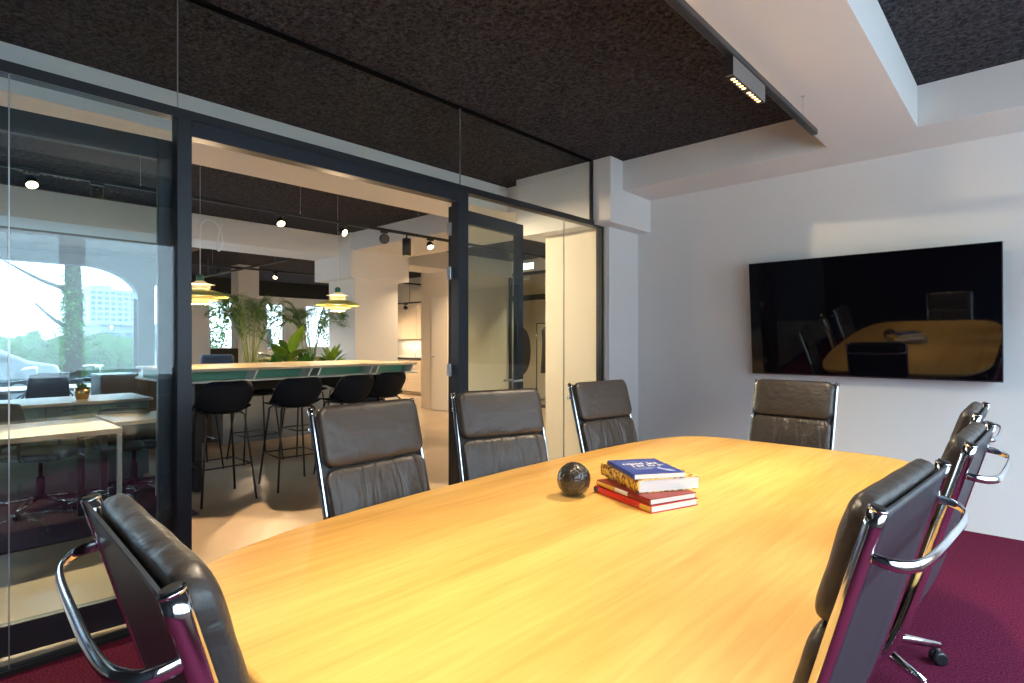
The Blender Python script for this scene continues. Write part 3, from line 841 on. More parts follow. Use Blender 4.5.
# ------------------------------------------------------------------ office track and spots
t = thing('ceiling_track', 'long black lighting track hung over the bar table', 'light track', (-5.88, 0, 0))
bm = bm_new(); rbox(bm, -.018, .018, -4.2, 7.5, 2.695, 2.73, .005); obj('rail', bm, black, t)
for y in (-2.5, -.5, 1.5, 3.0, 4.6):
    z1 = ZC
    bm = bm_new(); tube(bm, [(0, y, 2.73), (0, y, z1)], .0015, 6); lathe(bm, [(.006, 2.73), (.004, 2.76)], 8, M=Matrix.Translation((0, y, 0))); obj('suspension_wire', bm, steel, t)
t = thing('ceiling_track', 'black lighting track running beyond the second white beam', 'light track', (-10.9, 0, 0))
bm = bm_new(); rbox(bm, -.018, .018, -2, 9.0, 2.695, 2.73, .005); obj('rail', bm, black, t)
bm = bm_new()
for y in (3.9, 6.6): tube(bm, [(0, y, 2.73), (0, y, ZC)], .0015, 6)
obj('suspension_wire', bm, steel, t)
t = thing('ceiling_track', 'short black lighting track pointing towards the far windows', 'light track', (-10.9, 4.35, 0))
bm = bm_new(); rbox(bm, -2.0, 2.0, -.018, .018, 2.66, 2.694, .005); obj('rail', bm, black, t)
bm = bm_new()
for x in (-1.5, 1.5): tube(bm, [(x, 0, 2.694), (x, 0, ZC)], .0015, 6)
obj('suspension_wire', bm, steel, t)
warm_disc = mat('spot_lens', (1, .85, .6), .4, emit=(1, .72, .38), estr=9)
dark_disc = mat('spot_lens_off', (.1, .1, .1), .2)
def spotlight(x, y, z, aim, label, lit=True, power=160, r=.045, length=.075, round_=True, group='track spotlights over the bar', angle=75, blend=.45):
    t = thing('track_spotlight', label, 'spotlight', (x, y, z), 0, group)
    d = (Vector(aim)-Vector((x, y, z))).normalized(); q = d.to_track_quat('Z', 'Y').to_matrix().to_4x4()
    c = Vector((0, 0, -.09))
    bm = bm_new(); rbox(bm, -.015, .015, -.05, .05, -.022, .0, .003); tube(bm, [(0, 0, -.02), (0, 0, -.075)], .006, 8); obj('bracket', bm, black, t)
    bm = bm_new(); lathe(bm, [(r*.35, -length*.8), (r*.8, -length*.7), (r, -length*.2), (r*1.05, length*.35), (r*.9, length*.35), (r*.85, length*.28)], 20, M=Matrix.Translation(c) @ q); obj('lamp_head', bm, black, t)
    bm = bm_new(); lathe(bm, [(r*.86, length*.28), (r*.86, length*.31)], 20, M=Matrix.Translation(c) @ q); obj('lens', bm, warm_disc if lit else dark_disc, t)
    if lit and power:
        dd = bpy.data.lights.new('spot_light', 'SPOT'); dd.energy = power; dd.color = WARM; dd.spot_size = R(angle); dd.spot_blend = blend; dd.shadow_soft_size = .03
        o = bpy.data.objects.new('spot_light', dd); C.objects.link(o); o.parent = t; o.location = c + d*(length*.4)
        o.rotation_euler = d.to_track_quat('-Z', 'Y').to_euler()
    return t
TZ = 2.695
spotlight(-5.88, -.62, TZ, (-5.0, -.3, 0), 'lit track spotlight at the left picture edge behind the glass', group=None)
spotlight(-5.88, .75, TZ, (-3.65, 1.0, 0), 'lit track spotlight behind the left glass panel', power=480, angle=40, blend=.15)
spotlight(-5.88, 1.18, TZ, (-6.6, 1.0, 1.2), 'unlit black track spotlight just left of the dark door post', lit=False)
spotlight(-5.88, 2.78, TZ, (-3.65, 2.5, 0), 'lit track spotlight, leftmost of those in the doorway', power=480, angle=40, blend=.15)
spotlight(-5.88, 3.52, TZ, (-3.4, 4.4, 1.4), 'lit round track spotlight right above the white column head', power=700, angle=60)
spotlight(-5.88, 4.08, TZ, (-4.2, 3.6, 2.0), 'dark round track spotlight facing the meeting room', lit=False, r=.06, length=.05)
t = thing('track_spotlight', 'black cylindrical track downlight between two smaller spotlights', 'spotlight', (-5.88, 4.42, TZ), 0)
bm = bm_new(); lathe(bm, [(.055, -.26), (.055, -.05), (.05, -.045)], 24); tube(bm, [(0, 0, -.05), (0, 0, 0)], .012, 8); obj('lamp_head', bm, black, t)
bm = bm_new(); lathe(bm, [(.045, -.263), (.045, -.2605)], 20); obj('lens', bm, dark_disc, t)
spotlight(-5.88, 4.80, TZ, (-4.3, 4.2, 0.5), 'lit track spotlight, closest to the door hinges', power=160)
spotlight(-10.9, 5.05, TZ, (-9.5, 3.6, .6), 'lit spotlight glowing beyond the second beam, left of the column', power=160, group=None)
spotlight(-10.9, 4.0, TZ, (-11.5, 3.5, 1), 'unlit small spotlight beyond the second beam', lit=False, group=None)
spotlight(-10.9, 6.5, TZ, (-9.4, 5.2, .6), 'small lit spotlight above the right palm', power=160, group=None)
# added downlights that fill the far office and entrance with light
def ceil_fill(x, y, label, power=40, z=ZC):
    t = thing('downlight', label, 'downlight', (x, y, z), 0, 'added fill downlights in the office ceiling')
    bm = bm_new(); lathe(bm, [(.05, -.006), (.055, -.004), (.055, 0)], 20); obj('rim', bm, white, t)
    bm = bm_new(); lathe(bm, [(.042, -.0075), (.042, -.006)], 20); obj('lens', bm, warm_disc, t)
    dd = bpy.data.lights.new('fill_light', 'SPOT'); dd.energy = power*2; dd.color = WARM; dd.spot_size = R(120); dd.spot_blend = .8; dd.shadow_soft_size = .05
    o = bpy.data.objects.new('fill_light', dd); C.objects.link(o); o.parent = t; o.location = (0, 0, -.02)
ceil_fill(-9.4, 3.2, 'added fill downlight at the far dark ceiling', 160)
ceil_fill(-12.0, 7.6, 'added fill downlight near the far windows', 420)
ceil_fill(-7.4, 6.6, 'added fill downlight in front of the plain beige door', 150)
ceil_fill(-5.6, 8.0, 'added fill downlight by the entrance glazing', 120)
ceil_fill(-7.4, 9.8, 'added fill downlight in the coat area', 160)

# ------------------------------------------------------------------ planter and plants
t = thing('planter_box', 'long grey-blue planter cabinet standing behind the bar', 'planter', (-8.05, 3.9, 0))
pl = mat('planter_greyblue', (.16, .19, .23), .6); soil = mat('potting_soil', (.03, .02, .012), .95, bump=(60, .8, .01))
bm = bm_new()
box(bm, -.3, .3, -1.0, -.97, 0, .86); box(bm, -.3, .3, .97, 1.0, 0, .86); box(bm, -.3, -.27, -.97, .97, 0, .86); box(bm, .27, .3, -.97, .97, 0, .86); box(bm, -.27, .27, -.97, .97, 0, .03)
bevel(obj('box', bm, pl, t), .004)
bm = bm_new(); box(bm, -.27, .27, -.97, .97, .03, .80); obj('soil', bm, soil, t)
leaf_dark = mat('palm_green', (.10, .22, .035), .45, var=(9, .4)); leaf_lime = mat('bright_leaf_green', (.22, .38, .035), .4, var=(6, .35)); leaf_mid = mat('leaf_green', (.07, .2, .03), .4, var=(8, .4))
stem_m = mat('palm_stem', (.33, .36, .10), .5)
def leaf(bm, base, tip, w, normal, droop=.1, fold=.2, n=6):
    base = Vector(base); tip = Vector(tip); d = tip-base; L = d.length; s = d.cross(Vector(normal)).normalized(); nn = s.cross(d).normalized()
    mid, l, r = [], [], []
    for i in range(n+1):
        t_ = i/n; c = base+d*t_-Vector((0, 0, droop*L*t_*t_)); ww = w*math.sin(PI*min(1, .04+t_*.96)**.8)*.5
        mid.append(bm.verts.new(c)); l.append(bm.verts.new(c+s*ww+nn*ww*fold)); r.append(bm.verts.new(c-s*ww+nn*ww*fold))
    ring_faces(bm, mid, l, True, False); ring_faces(bm, r, mid, True, False)
def palm(name, x, y, z, h, spread, nf, seed, label):
    rr = random.Random(seed)
    t = thing(name, label, 'plant', (x, y, z))
    bs, bl = bm_new(), bm_new()
    for k in range(nf):
        a = 2*PI*k/nf+rr.uniform(-.3, .3); out = spread*rr.uniform(.35, 1.0); hh = h*rr.uniform(.72, 1.0)
        d = Vector((math.cos(a), math.sin(a), 0)); b0 = d*rr.uniform(.01, .07)
        P = smooth_path([b0, b0*1.2+d*out*.1+Vector((0, 0, hh*.45)), d*out*.5+Vector((0, 0, hh*.85)), d*out*.85+Vector((0, 0, hh*.97)), d*out*1.15+Vector((0, 0, hh*.9))], 6)
        tube(bs, P, [.008-.0065*i/(len(P)-1) for i in range(len(P))], 5)
        for i in range(8, len(P)):
            c = P[i]; dd = (P[min(i+1, len(P)-1)]-P[i-1]).normalized(); s = dd.cross(Vector((0, 0, 1))).normalized()
            for sg in (-1, 1):
                for jj in (0, .33, .66):
                    Ls = .25*math.sin(PI*(.2+.75*(i+jj-8)/(len(P)-8)))*rr.uniform(.8, 1.15)
                    cc = c+dd*jj*.03
                    leaf(bl, cc, cc+(dd*.6+s*sg*.8+Vector((0, 0, rr.uniform(-.1, .15)))).normalized()*Ls, .010, (0, 0, 1), rr.uniform(.0, .35), .2, 3)
    obj('stem', bs, stem_m, t); o = obj('frond', bl, leaf_dark, t)
    return t
palm('palm_plant', -8.05, 3.38, .80, 1.22, .62, 20, 1, 'tall feathery palm on the left of the planter')
palm('palm_plant', -8.05, 4.28, .80, 1.18, .60, 15, 2, 'tall feathery palm next to the white column')
def broad(name, x, y, z, h, n, w, m, seed, label, spread=.5):
    rr = random.Random(seed); t = thing(name, label, 'plant', (x, y, z)); bs, bl = bm_new(), bm_new()
    for k in range(n):
        a = 2*PI*k/n*2.4+rr.uniform(-.3, .3); d = Vector((math.cos(a), math.sin(a), 0)); hh = h*rr.uniform(.5, 1)
        p1 = d*spread*.15*rr.uniform(.5, 1)+Vector((0, 0, hh*.45)); tube(bs, smooth_path([d*.01, p1*.5, p1], 4), .006, 5)
        tipp = p1+d*spread*rr.uniform(.55, 1.0)*(1.35-hh/h)+Vector((0, 0, hh*rr.uniform(.3, .6))); leaf(bl, p1, tipp, w*rr.uniform(.6, 1.0), (d.x*-.5, d.y*-.5, 1), rr.uniform(.1, .35), .25, 8)
    obj('stem', bs, stem_m, t); obj('foliage', bl, m, t); return t
broad('banana_plant', -8.0, 3.88, .80, 1.0, 14, .20, leaf_lime, 5, 'broad-leaved lime green plant between the two palms', .75)
broad('leafy_plant', -7.95, 4.55, .80, .60, 44, .09, leaf_lime, 6, 'low bushy light green plant at the column end of the planter', .4)
broad('leafy_plant', -7.95, 4.13, .80, .52, 36, .08, leaf_mid, 8, 'low dark green plant at the foot of the right palm', .35)
broad('leafy_plant', -7.95, 3.68, .80, .50, 36, .09, leaf_mid, 9, 'low dark green plant at the foot of the left palm', .35)

# ------------------------------------------------------------------ lounge behind the planter
def cushion_box(bm, x0, x1, y0, y1, z0, z1, r=.05): rbox(bm, x0, x1, y0, y1, z0, z1, r, 4)
def sofa(name, x, y, rz, w, label, m, hb=.8):
    t = thing(name, label, 'sofa', (x, y, 0), rz)
    bm = bm_new(); cushion_box(bm, -w/2, w/2, -.4, .4, .14, .36, .03); obj('base', bm, m, t)
    for s in (-1, 1):
        bm = bm_new(); cushion_box(bm, s*(w/2-.08)-.08, s*(w/2-.08)+.08, -.42, .42, .14, .6, .05); obj('armrest', bm, m, t)
    n = 2 if w > 1.3 else 1; cw = (w-.32)/n
    for k in range(n):
        x0 = -w/2+.16+k*cw
        bm = bm_new(); cushion_box(bm, x0+.005, x0+cw-.005, -.25, .42, .36, .48, .04); obj('seat_cushion', bm, m, t)
        bm = bm_new(); cushion_box(bm, x0+.005, x0+cw-.005, -.4, -.22, .36, hb, .06); obj('back_cushion', bm, m, t)
    for sx in (-1, 1):
        for sy in (-1, 1):
            bm = bm_new(); tube(bm, [(sx*(w/2-.1), sy*.33, 0), (sx*(w/2-.1), sy*.33, .15)], .018, 8); obj('leg', bm, blackm, t)
    return t
green_fab = mat('moss_green_fabric', (.20, .22, .05), .9, bump=(200, .3, .002)); orange_fab = mat('orange_fabric', (.55, .12, .04), .9, bump=(200, .3, .002)); blue_fab = mat('blue_grey_fabric', (.05, .08, .13), .9, bump=(200, .3, .002))
sofa('sofa', -10.35, 5.1, R(90), 1.9, 'moss green sofa seen just above the bar top', green_fab, 1.05)
sofa('armchair', -12.8, 7.6, R(110), .9, 'blue-grey armchair near the far windows', blue_fab, .95)

sofa('armchair', -9.75, 3.62, R(60), .8, 'high-backed blue-grey armchair peeking over the left of the bar', blue_fab, 1.14)
t = thing('office_desk', 'pale desk holding a black monitor near the left far window', 'desk', (-12.7, 4.85, 0))
bm = bm_new(); rbox(bm, -.4, .4, -.45, .6, .70, .735, .003); obj('desktop', bm, bar_white, t)
for y in (-.4, .55):
    for x in (-.35, .35):
        bm = bm_new(); rbox(bm, x-.02, x+.02, y-.02, y+.02, 0, .70, .003); obj('leg', bm, blackm, t)
t = thing('monitor', 'black computer monitor on the desk near the left far window', 'monitor', (-12.75, 4.8, .735))
bm = bm_new(); rbox(bm, -.015, .015, -.28, .28, .14, .46, .004); obj('display', bm, plastic, t)
bm = bm_new(); rbox(bm, -.1, .1, -.12, .12, 0, .012, .004); tube(bm, [(-.02, 0, .01), (-.02, 0, .3)], .015, 8); obj('stand', bm, plastic, t)
# ------------------------------------------------------------------ kitchen
kt = mat('kitchen_beige', (.55, .46, .34), .5); kblack = mat('black_worktop', (.02, .02, .02), .3)
t = thing('kitchen_cabinet', 'beige kitchen base unit with drawers beyond the column', 'kitchen cabinet', (-11.6, 9.05, 0))
bm = bm_new(); box(bm, -1.3, 1.3, -.28, .3, .1, .9); box(bm, -1.28, 1.28, -.24, .3, 0, .1); obj('body', bm, kt, t)
for x in (-1.3, -.65, 0, .65):
    for z0, z1 in ((.11, .37), (.38, .63), (.64, .89)):
        bm = bm_new(); rbox(bm, x+.004, x+.646, -.30, -.281, z0, z1, .002); obj('drawer', bm, kt, t)
boxo('kitchen_worktop', (-12.95, -10.25, 8.73, 9.36, .902, .94), kblack, None, .003)
tag(bpy.data.objects['kitchen_worktop'], 'black worktop on the beige kitchen units', 'worktop')
t = thing('wall_cabinet', 'row of beige wall cupboards above the lit kitchen backsplash', 'kitchen cabinet', (-11.6, 9.2, 1.4))
bm = bm_new(); box(bm, -1.3, 1.3, -.15, .18, 0, .85); obj('body', bm, kt, t)
for x in (-1.3, -.65, 0, .65):
    bm = bm_new(); rbox(bm, x+.004, x+.646, -.17, -.151, .003, .847, .002); obj('door', bm, kt, t)
area('under_cabinet_light', (-11.6, 9.2, 1.39), (0, 0, 0), 2.2, .1, 14, (1, .85, .6))
t = thing('kitchen_tap', 'thin chrome tap with square spout on the kitchen worktop', 'tap', (-11.75, 9.1, .94))
bm = bm_new(); tube(bm, [(0, 0, 0), (0, 0, .24), (.0, -.0, .245), (.18, -.02, .245), (.18, -.02, .2)], .01, 8); obj('spout', bm, chrome, t)
t = thing('ceiling_track', 'short black lighting track in front of the kitchen', 'light track', (-10.6, 7.9, 0))
bm = bm_new(); rbox(bm, -.9, .9, -.015, .015, 2.2, 2.23, .004); tube(bm, [(.2, 0, 2.23), (.2, 0, ZC)], .004, 6); obj('rail', bm, black, t)
spotlight(-10.55, 7.9, 2.2, (-11.5, 9.0, 1.9), 'small spotlight lighting the kitchen cupboards', power=70, group=None, angle=60)

# ------------------------------------------------------------------ entrance zone : coat stand, sign, round mirror
t = thing('exit_sign', 'lit white and green sign box above the entrance glazing', 'sign', (-7.68, 8.9, 2.82))
bm = bm_new(); rbox(bm, -.15, .15, -.05, .0, 0, .15, .005); obj('housing', bm, white, t)
sg = mat('sign_glow', (.9, 1, .95), .5, emit=(.8, 1, .9), estr=2.5); bm = bm_new(); box(bm, -.14, .14, -.052, -.0505, .012, .138); obj('panel', bm, sg, t)
t = thing('coat_rack', 'black coat rail with pale coats behind the entrance glazing', 'coat rack', (-7.6, 9.85, 0))
bm = bm_new()
for x in (-.7, .7):
    tube(bm, [(x, 0, .02), (x, 0, 1.75)], .014, 8); tube(bm, [(x, -.25, .014), (x, .25, .014)], .014, 8)
tube(bm, [(-.7, 0, 1.75), (.7, 0, 1.75)], .014, 8); obj('frame', bm, black, t)
coatm = [mat('beige_coat', (.55, .45, .30), .9), mat('cream_coat', (.68, .62, .5), .9), mat('dark_coat', (.02, .022, .03), .9)]
def coat(x, m, label):
    t = thing('hanging_coat', label, 'coat', (-7.6+x, 9.85, 1.70), R(80), 'coats on the rail')
    bm = bm_new(); rings = []
    for z, w, d in ((0, .03, .02), (-.05, .14, .04), (-.11, .21, .055), (-.4, .19, .07), (-.8, .21, .09), (-1.05, .23, .10)):
        rings.append([bm.verts.new((w*math.cos(2*PI*k/16), d*math.sin(2*PI*k/16)*(1+.25*math.sin(k*2.4)), z)) for k in range(16)])
    for a, b in zip(rings, rings[1:]): ring_faces(bm, a, b)
    bm.faces.new(rings[0]); bm.faces.new(rings[-1]); obj('cloth', bm, m, t)
    bm = bm_new(); tube(bm, smooth_path([(0, 0, 0), (0, 0, .035), (.012, 0, .05), (0, 0, .068)], 4), .003, 6); obj('hanger', bm, steel, t)
coat(-.35, coatm[2], 'dark coat hanging at the left of the coat rail'); coat(-.05, coatm[0], 'beige coat hanging in the middle of the rail'); coat(.2, coatm[1], 'cream coat hanging at the right of the rail')
t = thing('wall_mirror', 'oval black-framed mirror behind the entrance glazing', 'mirror', (-8.30, 9.35, 0), R(30))
bm = bm_new(); lathe(bm, [(.001, -.012), (.30, -.012), (.315, 0), (.30, .012), (.001, .012)], 40, M=Matrix.Translation((0, 0, 1.14)) @ Matrix.Rotation(PI/2, 4, 'X') @ Matrix.Diagonal((.62, 1.65, 1, 1))); obj('disc', bm, black, t)
bm = bm_new(); tube(bm, [(0, 0, 0.02), (0, 0, .64)], .02, 10); lathe(bm, [(.18, 0), (.18, .02), (.02, .03)], 24); obj('stand', bm, black, t)
bpy.data.objects['wall_mirror']['label'] = 'oval black standing mirror behind the entrance glazing'
bpy.data.objects['wall_mirror'].name = 'standing_mirror'

# ------------------------------------------------------------------ workstations behind the left glass
green_cab = mat('grey_green_cabinet', (.16, .22, .19), .5); wtop = mat('white_laminate', (.68, .68, .66), .35)
t = thing('office_desk', 'pale wooden desk with black legs nearest the left glass', 'desk', (-5.05, .1, .008))
bm = bm_new(); rbox(bm, -.40, .40, -1.3, .98, .705, .74, .003); obj('desktop', bm, desk_wood, t)
for y in (-1.2, .88):
    for x in (-.35, .35):
        bm = bm_new(); rbox(bm, x-.02, x+.02, y-.02, y+.02, 0, .705, .003); obj('leg', bm, blackm, t)
t = thing('office_desk', 'smaller pale desk just right of the long wooden desk', 'desk', (-5.35, 1.42, .008))
bm = bm_new(); rbox(bm, -.30, .30, -.30, .18, .705, .735, .003); obj('desktop', bm, desk_wood, t)
for y in (-.26, .14):
    for x in (-.26, .26):
        bm = bm_new(); rbox(bm, x-.015, x+.015, y-.015, y+.015, 0, .705, .003); obj('leg', bm, wtop, t)
t = thing('sideboard', 'grey-green sideboard with a pale wooden top behind the desk', 'sideboard', (-6.62, 1.1, .008))
bm = bm_new(); box(bm, -.35, .35, -.6, .57, .08, .775); box(bm, -.32, .32, -.56, .53, 0, .08); obj('body', bm, green_cab, t)
for k in range(3):
    bm = bm_new(); rbox(bm, .351, .367, -.595+k*.388, -.595+k*.388+.382, .09, .77, .002); d_ = obj('door', bm, green_cab, t)
    bm = bm_new(); box(bm, .367, .375, -.48+k*.388, -.38+k*.388, .73, .74); obj('handle', bm, black, d_)
bm = bm_new(); rbox(bm, -.37, .38, -.62, .6, .775, .80, .003); obj('top', bm, desk_wood, t)
t = thing('plant_pot', 'small gold pot with a dark succulent on the sideboard', 'pot', (-6.55, 1.2, .808))
gold = mat('gold_pot', (.75, .45, .18), .25, .9); bm = bm_new(); lathe(bm, [(.045, 0), (.06, .05), (.058, .11), (.05, .11), (.05, .09)], 24); obj('pot', bm, gold, t)
bm = bm_new()
for k in range(14):
    a = k*2.4; d = Vector((math.cos(a), math.sin(a), 0)); leaf(bm, d*.01+Vector((0, 0, .09)), d*.06+Vector((0, 0, .14+.002*k)), .03, (0, 0, 1), .1)
obj('leaves', bm, leaf_dark, t)
t = thing('storage_cabinet', 'low dark brown cabinet behind the sideboard', 'cabinet', (-8.4, 2.42, .0))
dk = mat('dark_brown_wood', (.05, .035, .03), .45); bm = bm_new(); rbox(bm, -.25, .25, -.75, .7, .0, .95, .004); obj('body', bm, dk, t)
for k in range(3):
    bm = bm_new(); rbox(bm, .251, .266, -.74+k*.48, -.74+k*.48+.465, .05, .93, .003); obj('door', bm, dk, t)

def office_swivel(x, y, rz, label, m, g='swivel chairs at the workstations', hb=.84):
    t = thing('swivel_chair', label, 'chair', (x, y, .008), rz, g)
    bm = bm_new(); cushion_box(bm, -.24, .24, -.23, .25, .42, .475, .025); obj('seat', bm, m, t)
    bm = bm_new(); rows = []
    for i in range(9):
        v = i/8; z = .50+v*(hb-.50); row = []
        for j in range(9):
            u = -1+j/4; row.append(bm.verts.new((u*.22*(1-.15*v*v), -.25-.06*v+.05*u*u, z-.02*u*u*v)))
        rows.append(row)
    for a, b in zip(rows, rows[1:]): ring_faces(bm, a, b, True, False)
    o = obj('backrest', bm, m, t); sd = o.modifiers.new('thick', 'SOLIDIFY'); sd.thickness = .03
    bm = bm_new(); tube(bm, [(0, -.2, .42), (0, -.28, .46), (0, -.29, .62)], .014, 8); obj('back_support', bm, blackm, t)
    for s in (-1, 1):
        bm = bm_new(); tube(bm, smooth_path([(s*.2, 0, .43), (s*.27, 0, .45), (s*.28, 0, .64)], 4), .012, 8); rbox(bm, s*.28-.03, s*.28+.03, -.12, .12, .64, .665, .01); obj('armrest', bm, blackm, t)
    bm = bm_new(); lathe(bm, [(.028, .08), (.028, .26), (.015, .265), (.015, .40)], 14); rbox(bm, -.08, .08, -.1, .1, .385, .42, .01); obj('gas_column', bm, blackm, t)
    bm = bm_new()
    for k in range(5):
        a = 2*PI*k/5; d = Vector((math.cos(a), math.sin(a), 0)); tube(bm, [d*.02+Vector((0, 0, .10)), d*.31+Vector((0, 0, .065))], [.022, .012], 8)
    obj('star_base', bm, chrome, t)
    for k in range(5):
        a = 2*PI*k/5; d = Vector((math.cos(a), math.sin(a), 0)); s = Vector((-d.y, d.x, 0)); c = d*.305+Vector((0, 0, .027)); bm = bm_new()
        lathe(bm, [(.02, -.018), (.027, -.014), (.027, .014), (.02, .018)], 12, M=Matrix.Translation(c) @ s.to_track_quat('Z', 'Y').to_matrix().to_4x4()); tube(bm, [c, c+Vector((0, 0, .045))], .007, 6); obj('caster', bm, plastic, t)
    return t
dgreen = mat('dark_green_fabric', (.02, .032, .03), .6)
office_swivel(-5.84, .80, R(-35), 'dark swivel chair behind the long desk, left of two', dgreen)
office_swivel(-5.88, 1.45, R(60), 'dark swivel chair beside the sideboard, right of two', dgreen, hb=.78)
office_swivel(-8.3, .58, R(-60), 'blue swivel chair by the street window, left of two', blue_fab, 'blue swivel chairs by the street window', .95)
office_swivel(-8.6, 1.2, R(-110), 'blue swivel chair by the street window, right of two', blue_fab, 'blue swivel chairs by the street window', .95)
sofa('armchair', -7.9, -.75+.6, R(-80), .95, 'orange armchair at the left picture edge behind the glass', orange_fab, .82).location.z = .008
t = thing('office_desk', 'long pale desk beside the street window', 'desk', (-9.6, .9, .008))
bm = bm_new(); rbox(bm, -.4, .4, -1.3, 1.7, .70, .735, .003); obj('desktop', bm, wtop, t)
for y in (-1.2, 1.6):
    for x in (-.35, .35):
        bm = bm_new(); rbox(bm, x-.02, x+.02, y-.02, y+.02, 0, .70, .003); obj('leg', bm, blackm, t)
t = thing('side_table', 'small round white side table left of the sideboard', 'table', (-6.7, .25, .008))
bm = bm_new(); lathe(bm, [(.2, .52), (.21, .53), (.2, .54)], 28); obj('top', bm, wtop, t)
bm = bm_new(); lathe(bm, [(.15, 0), (.15, .012), (.015, .02), (.015, .52)], 20); obj('stand', bm, wtop, t)

# ================================================================== STREET OUTSIDE
asphalt = mat('asphalt', (.14, .14, .14), .85, var=(3, .2)); sbox('floor_street', (-90, -11.2, -60, 80, -.3, -.1), asphalt)
hedge_m = mat('hedge_green', (.06, .15, .04), .8, bump=(12, 1, .1), var=(7, .5))
def blob(bm, c, s, seed, amp=.16, sub=3):
    t = bmesh.new(); bmesh.ops.create_icosphere(t, subdivisions=sub, radius=1)
    for v in t.verts:
        n = noise.noise(v.co*2.3+Vector((seed, 0, 0)))*amp*2+noise.noise(v.co*6+Vector((seed, 3, 0)))*amp
        v.co = Vector((v.co.x*s[0], v.co.y*s[1], v.co.z*s[2]))*(1+n)
    for f in t.faces: f.smooth = True
    merge(bm, t, Matrix.Translation(c)); t.free()
def leaf_cloud(bm, c, s, n, seed, size):
    rr = random.Random(seed)
    for k in range(n):
        v = Vector((rr.gauss(0, 1), rr.gauss(0, 1), rr.gauss(0, 1))).normalized()*rr.uniform(.75, 1.08)
        p = Vector(c)+Vector((v.x*s[0], v.y*s[1], v.z*s[2])); d = Vector((rr.gauss(0, 1), rr.gauss(0, 1), rr.gauss(0, 1))).normalized()
        leaf(bm, p, p+d*size, size*.6, (rr.gauss(0, 1), rr.gauss(0, 1), 1), 0, .1, 2)
# hedge
t = thing('street_hedge', 'broad green hedge across the street behind the glass', 'hedge', (-26, 4.6, -.1))
bm = bm_new()
for k in range(6): blob(bm, (0, -2.1+k*.72, .75), (.8, .7, .85+.12*math.sin(k*2)), k)
leaf_cloud(bm, (0, -.3, .85), (.9, 2.3, .9), 1300, 4, .12)
obj('foliage', bm, hedge_m, t)
# ivy covered street tree
t = thing('street_tree', 'tall street tree with an ivy-wrapped trunk', 'tree', (-22, 3.78, -.1))
bark = mat('tree_bark', (.05, .045, .035), .9, bump=(12, 1, .05)); ivy = mat('ivy_green', (.07, .22, .05), .7, var=(8, .4)); crown_m = mat('crown_green', (.05, .12, .05), .7, var=(5, .4))
bm = bm_new(); tube(bm, [(0, 0, 0), (0, .05, 2.5), (.0, 0, 4.2), (0, .05, 6.5)], [.25, .22, .2, .17], 12)
for (dy, z1, z0) in ((-1.6, 3.8, 3.0), (1.8, 4.6, 3.9), (-1.8, 5.2, 4.2), (-.9, 2.6, 1.8)): tube(bm, smooth_path([(0, 0, z0), (.1, dy*.5, z0+.3), (0, dy, z1)], 4), [.08-.007*i for i in range(9)], 6)
obj('trunk', bm, bark, t)
bm = bm_new(); leaf_cloud(bm, (0, 0, 2.0), (.27, .27, 2.1), 1700, 9, .11); obj('ivy', bm, ivy, t)
bm = bm_new()
for c, s in (((0, -1.9, 5.4), (1, 1.3, .8)), ((0, 1.9, 5.0), (1, 1.3, .7)), ((0, 0, 6.6), (1.4, 2.4, 1.2)), ((0, -1.2, 4.3), (.6, .8, .35)), ((0, 1.3, 4.35), (.6, .8, .35))): leaf_cloud(bm, c, s, 500, int(c[2]*10), .22)
obj('crown', bm, crown_m, t)
# tower
t = thing('tower_building', 'pale office tower with gridded windows far behind the tree', 'building', (-215, 47.5, -.1), R(8))
tw = mat('tower_facade', (.26, .30, .34), .7); tg = mat('tower_glass', (.06, .10, .12), .2)
bm = bm_new(); box(bm, -5, 5, -8.2, 8.2, 0, 17.5); box(bm, -4, 4, -6.4, -2.0, 17.5, 18.6); obj('walls', bm, tw, t)
for k in range(10):
    bm = bm_new()
    for j in range(9):
        y = -7.8+j*1.77; box(bm, 5.0, 5.2, y, y+1.1, 1.2+k*1.62, 2.2+k*1.62)
    obj('window_row', bm, tg, t)
# low shop building
t = thing('street_building', 'low white building with dark windows across the street', 'building', (-60, 15.2, -.1))
bm = bm_new(); box(bm, -3, 3, -3.5, 3, 0, 2.8); box(bm, -3.2, 3.3, -3.6, 3.1, 2.8, 3.0); obj('walls', bm, tw, t)
for k in range(4):
    bm = bm_new(); box(bm, 3.0, 3.05, -3.3+k*1.55, -3.3+k*1.55+1.1, .7, 2.2); obj('window', bm, tg, t)
# far trees seen through the far windows
for i, (x, y, s) in enumerate(((-24, 8.4, 2.0), (-25, 11.3, 2.2), (-24, 14.2, 2.1))):
    t = thing('garden_tree', ('leafy tree outside the left far window', 'leafy tree outside the middle far window', 'leafy tree outside the right far window')[i], 'tree', (x, y, -.1))
    bm = bm_new(); tube(bm, [(0, 0, 0), (0, 0, 2)], .12, 8); obj('trunk', bm, bark, t)
    bm = bm_new(); leaf_cloud(bm, (0, 0, 2.3), (1, .8*s*.5, 1.5), 900, i, .16); obj('crown', bm, hedge_m, t)
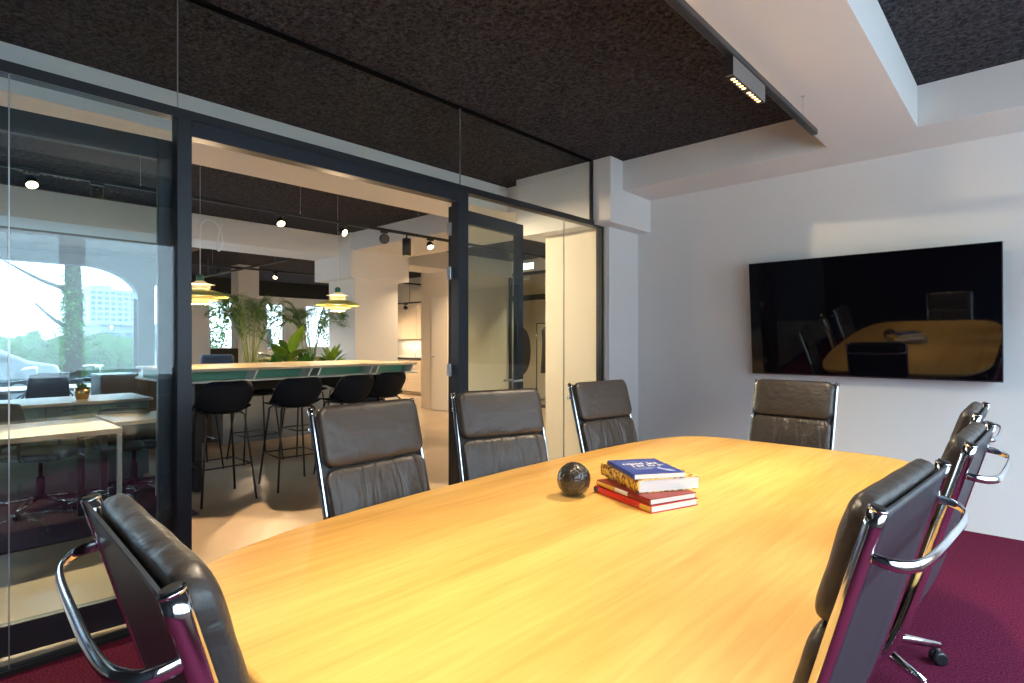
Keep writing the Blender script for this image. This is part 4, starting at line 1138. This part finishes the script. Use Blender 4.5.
# parked car
def car(x, y, rz, label, col):
    t = thing('parked_car', label, 'car', (x, y, -.1), rz)
    body = mat('car_paint', col, .25, .3, coat=.6); cg = mat('car_glass', (.03, .04, .05), .08)
    prof = [(-2.1, .35), (-2.15, .65), (-2.05, .9), (-1.3, .98), (-.7, 1.40), (.75, 1.45), (1.5, 1.02), (2.05, .9), (2.15, .6), (2.1, .35)]
    bm = bm_new(); prism(bm, prof, -.85, .85, 'xz'); o = obj('body', bm, body, t); bevel(o, .08, 3, 20)
    bm = bm_new()
    for s in (-1, 1):
        y0 = .852*s
        for q in ([(-1.1, 1.0), (-.65, 1.34), (0, 1.37), (0, 1.0)], [(.06, 1.0), (.06, 1.37), (.7, 1.36), (1.25, 1.0)]): prism(bm, q, min(y0, y0+.01*s), max(y0, y0+.01*s), 'xz')
    for px_, pz, qx, qz in ((-1.24, 1.0, -.74, 1.37), (.82, 1.42, 1.45, 1.06)):
        n = Vector((-(qz-pz), 0, qx-px_)).normalized()*.012
        if n.z < 0: n = -n
        vs = [bm.verts.new((a+n.x, b, c+n.z)) for a, b, c in ((px_, -.68, pz), (px_, .68, pz), (qx, .62, qz), (qx, -.62, qz))]; bm.faces.new(vs)
    obj('windows', bm, cg, t)
    for wx in (-1.35, 1.35):
        for s in (-1, 1):
            bm = bm_new(); lathe(bm, [(.20, -.1), (.31, -.1), (.32, 0), (.31, .1), (.20, .1)], 24, M=Matrix.Translation((wx, s*.78, .32)) @ Matrix.Rotation(PI/2, 4, 'X')); wv = obj('wheel', bm, plastic, t)
            bm = bm_new(); lathe(bm, [(.19, -.102), (.19, .102)], 16, M=Matrix.Translation((wx, s*.78, .32)) @ Matrix.Rotation(PI/2, 4, 'X')); obj('rim', bm, steel, wv)
car(-17.5, .55, R(90), 'silver car parked outside at the left picture edge', (.22, .24, .27))
# bicycles
def bicycle(x, y, rz, label):
    t = thing('bicycle', label, 'bicycle', (x, y, -.1), rz, 'bicycles parked outside')
    for wx in (-.52, .52):
        bm = bm_new(); P = [(wx+.33*math.cos(2*PI*k/24), 0, .345+.33*math.sin(2*PI*k/24)) for k in range(25)]; tube(bm, P, .016, 6, False)
        for k in range(8): tube(bm, [(wx, 0, .345), (wx+.33*math.cos(PI*k/4), 0, .345+.33*math.sin(PI*k/4))], .002, 4)
        obj('wheel', bm, plastic, t)
    bm = bm_new()
    for a, b in (((-.52, .345), (-.12, .33)), ((-.12, .33), (-.22, .82)), ((-.52, .345), (-.2, .72)), ((-.12, .33), (.36, .74)), ((-.2, .74), (.35, .80)), ((.33, .88), (.52, .345))): tube(bm, [(a[0], 0, a[1]), (b[0], 0, b[1])], .015, 8)
    obj('frame', bm, mat('bike_paint', (.05, .06, .08), .4), t)
    bm = bm_new(); rbox(bm, -.34, -.12, -.06, .06, .86, .90, .015); tube(bm, [(-.22, 0, .8), (-.23, 0, .87)], .013, 8); obj('saddle', bm, plastic, t)
    bm = bm_new(); tube(bm, smooth_path([(.15, -.27, .98), (.28, -.22, 1.0), (.33, 0, 1.0), (.28, .22, 1.0), (.15, .27, .98)], 4), .012, 8); tube(bm, [(.33, 0, 1.0), (.33, 0, .86)], .012, 8); obj('handlebar', bm, steel, t)
for i, (x, y, a) in enumerate(((-12.6, 1.35, 80), (-12.8, 2.3, 100), (-13.2, .2, 85))):
    bicycle(x, y, R(a), ('bicycle parked outside the middle of the street window', 'bicycle parked outside near the grey pier', 'bicycle parked outside near the parked car')[i])
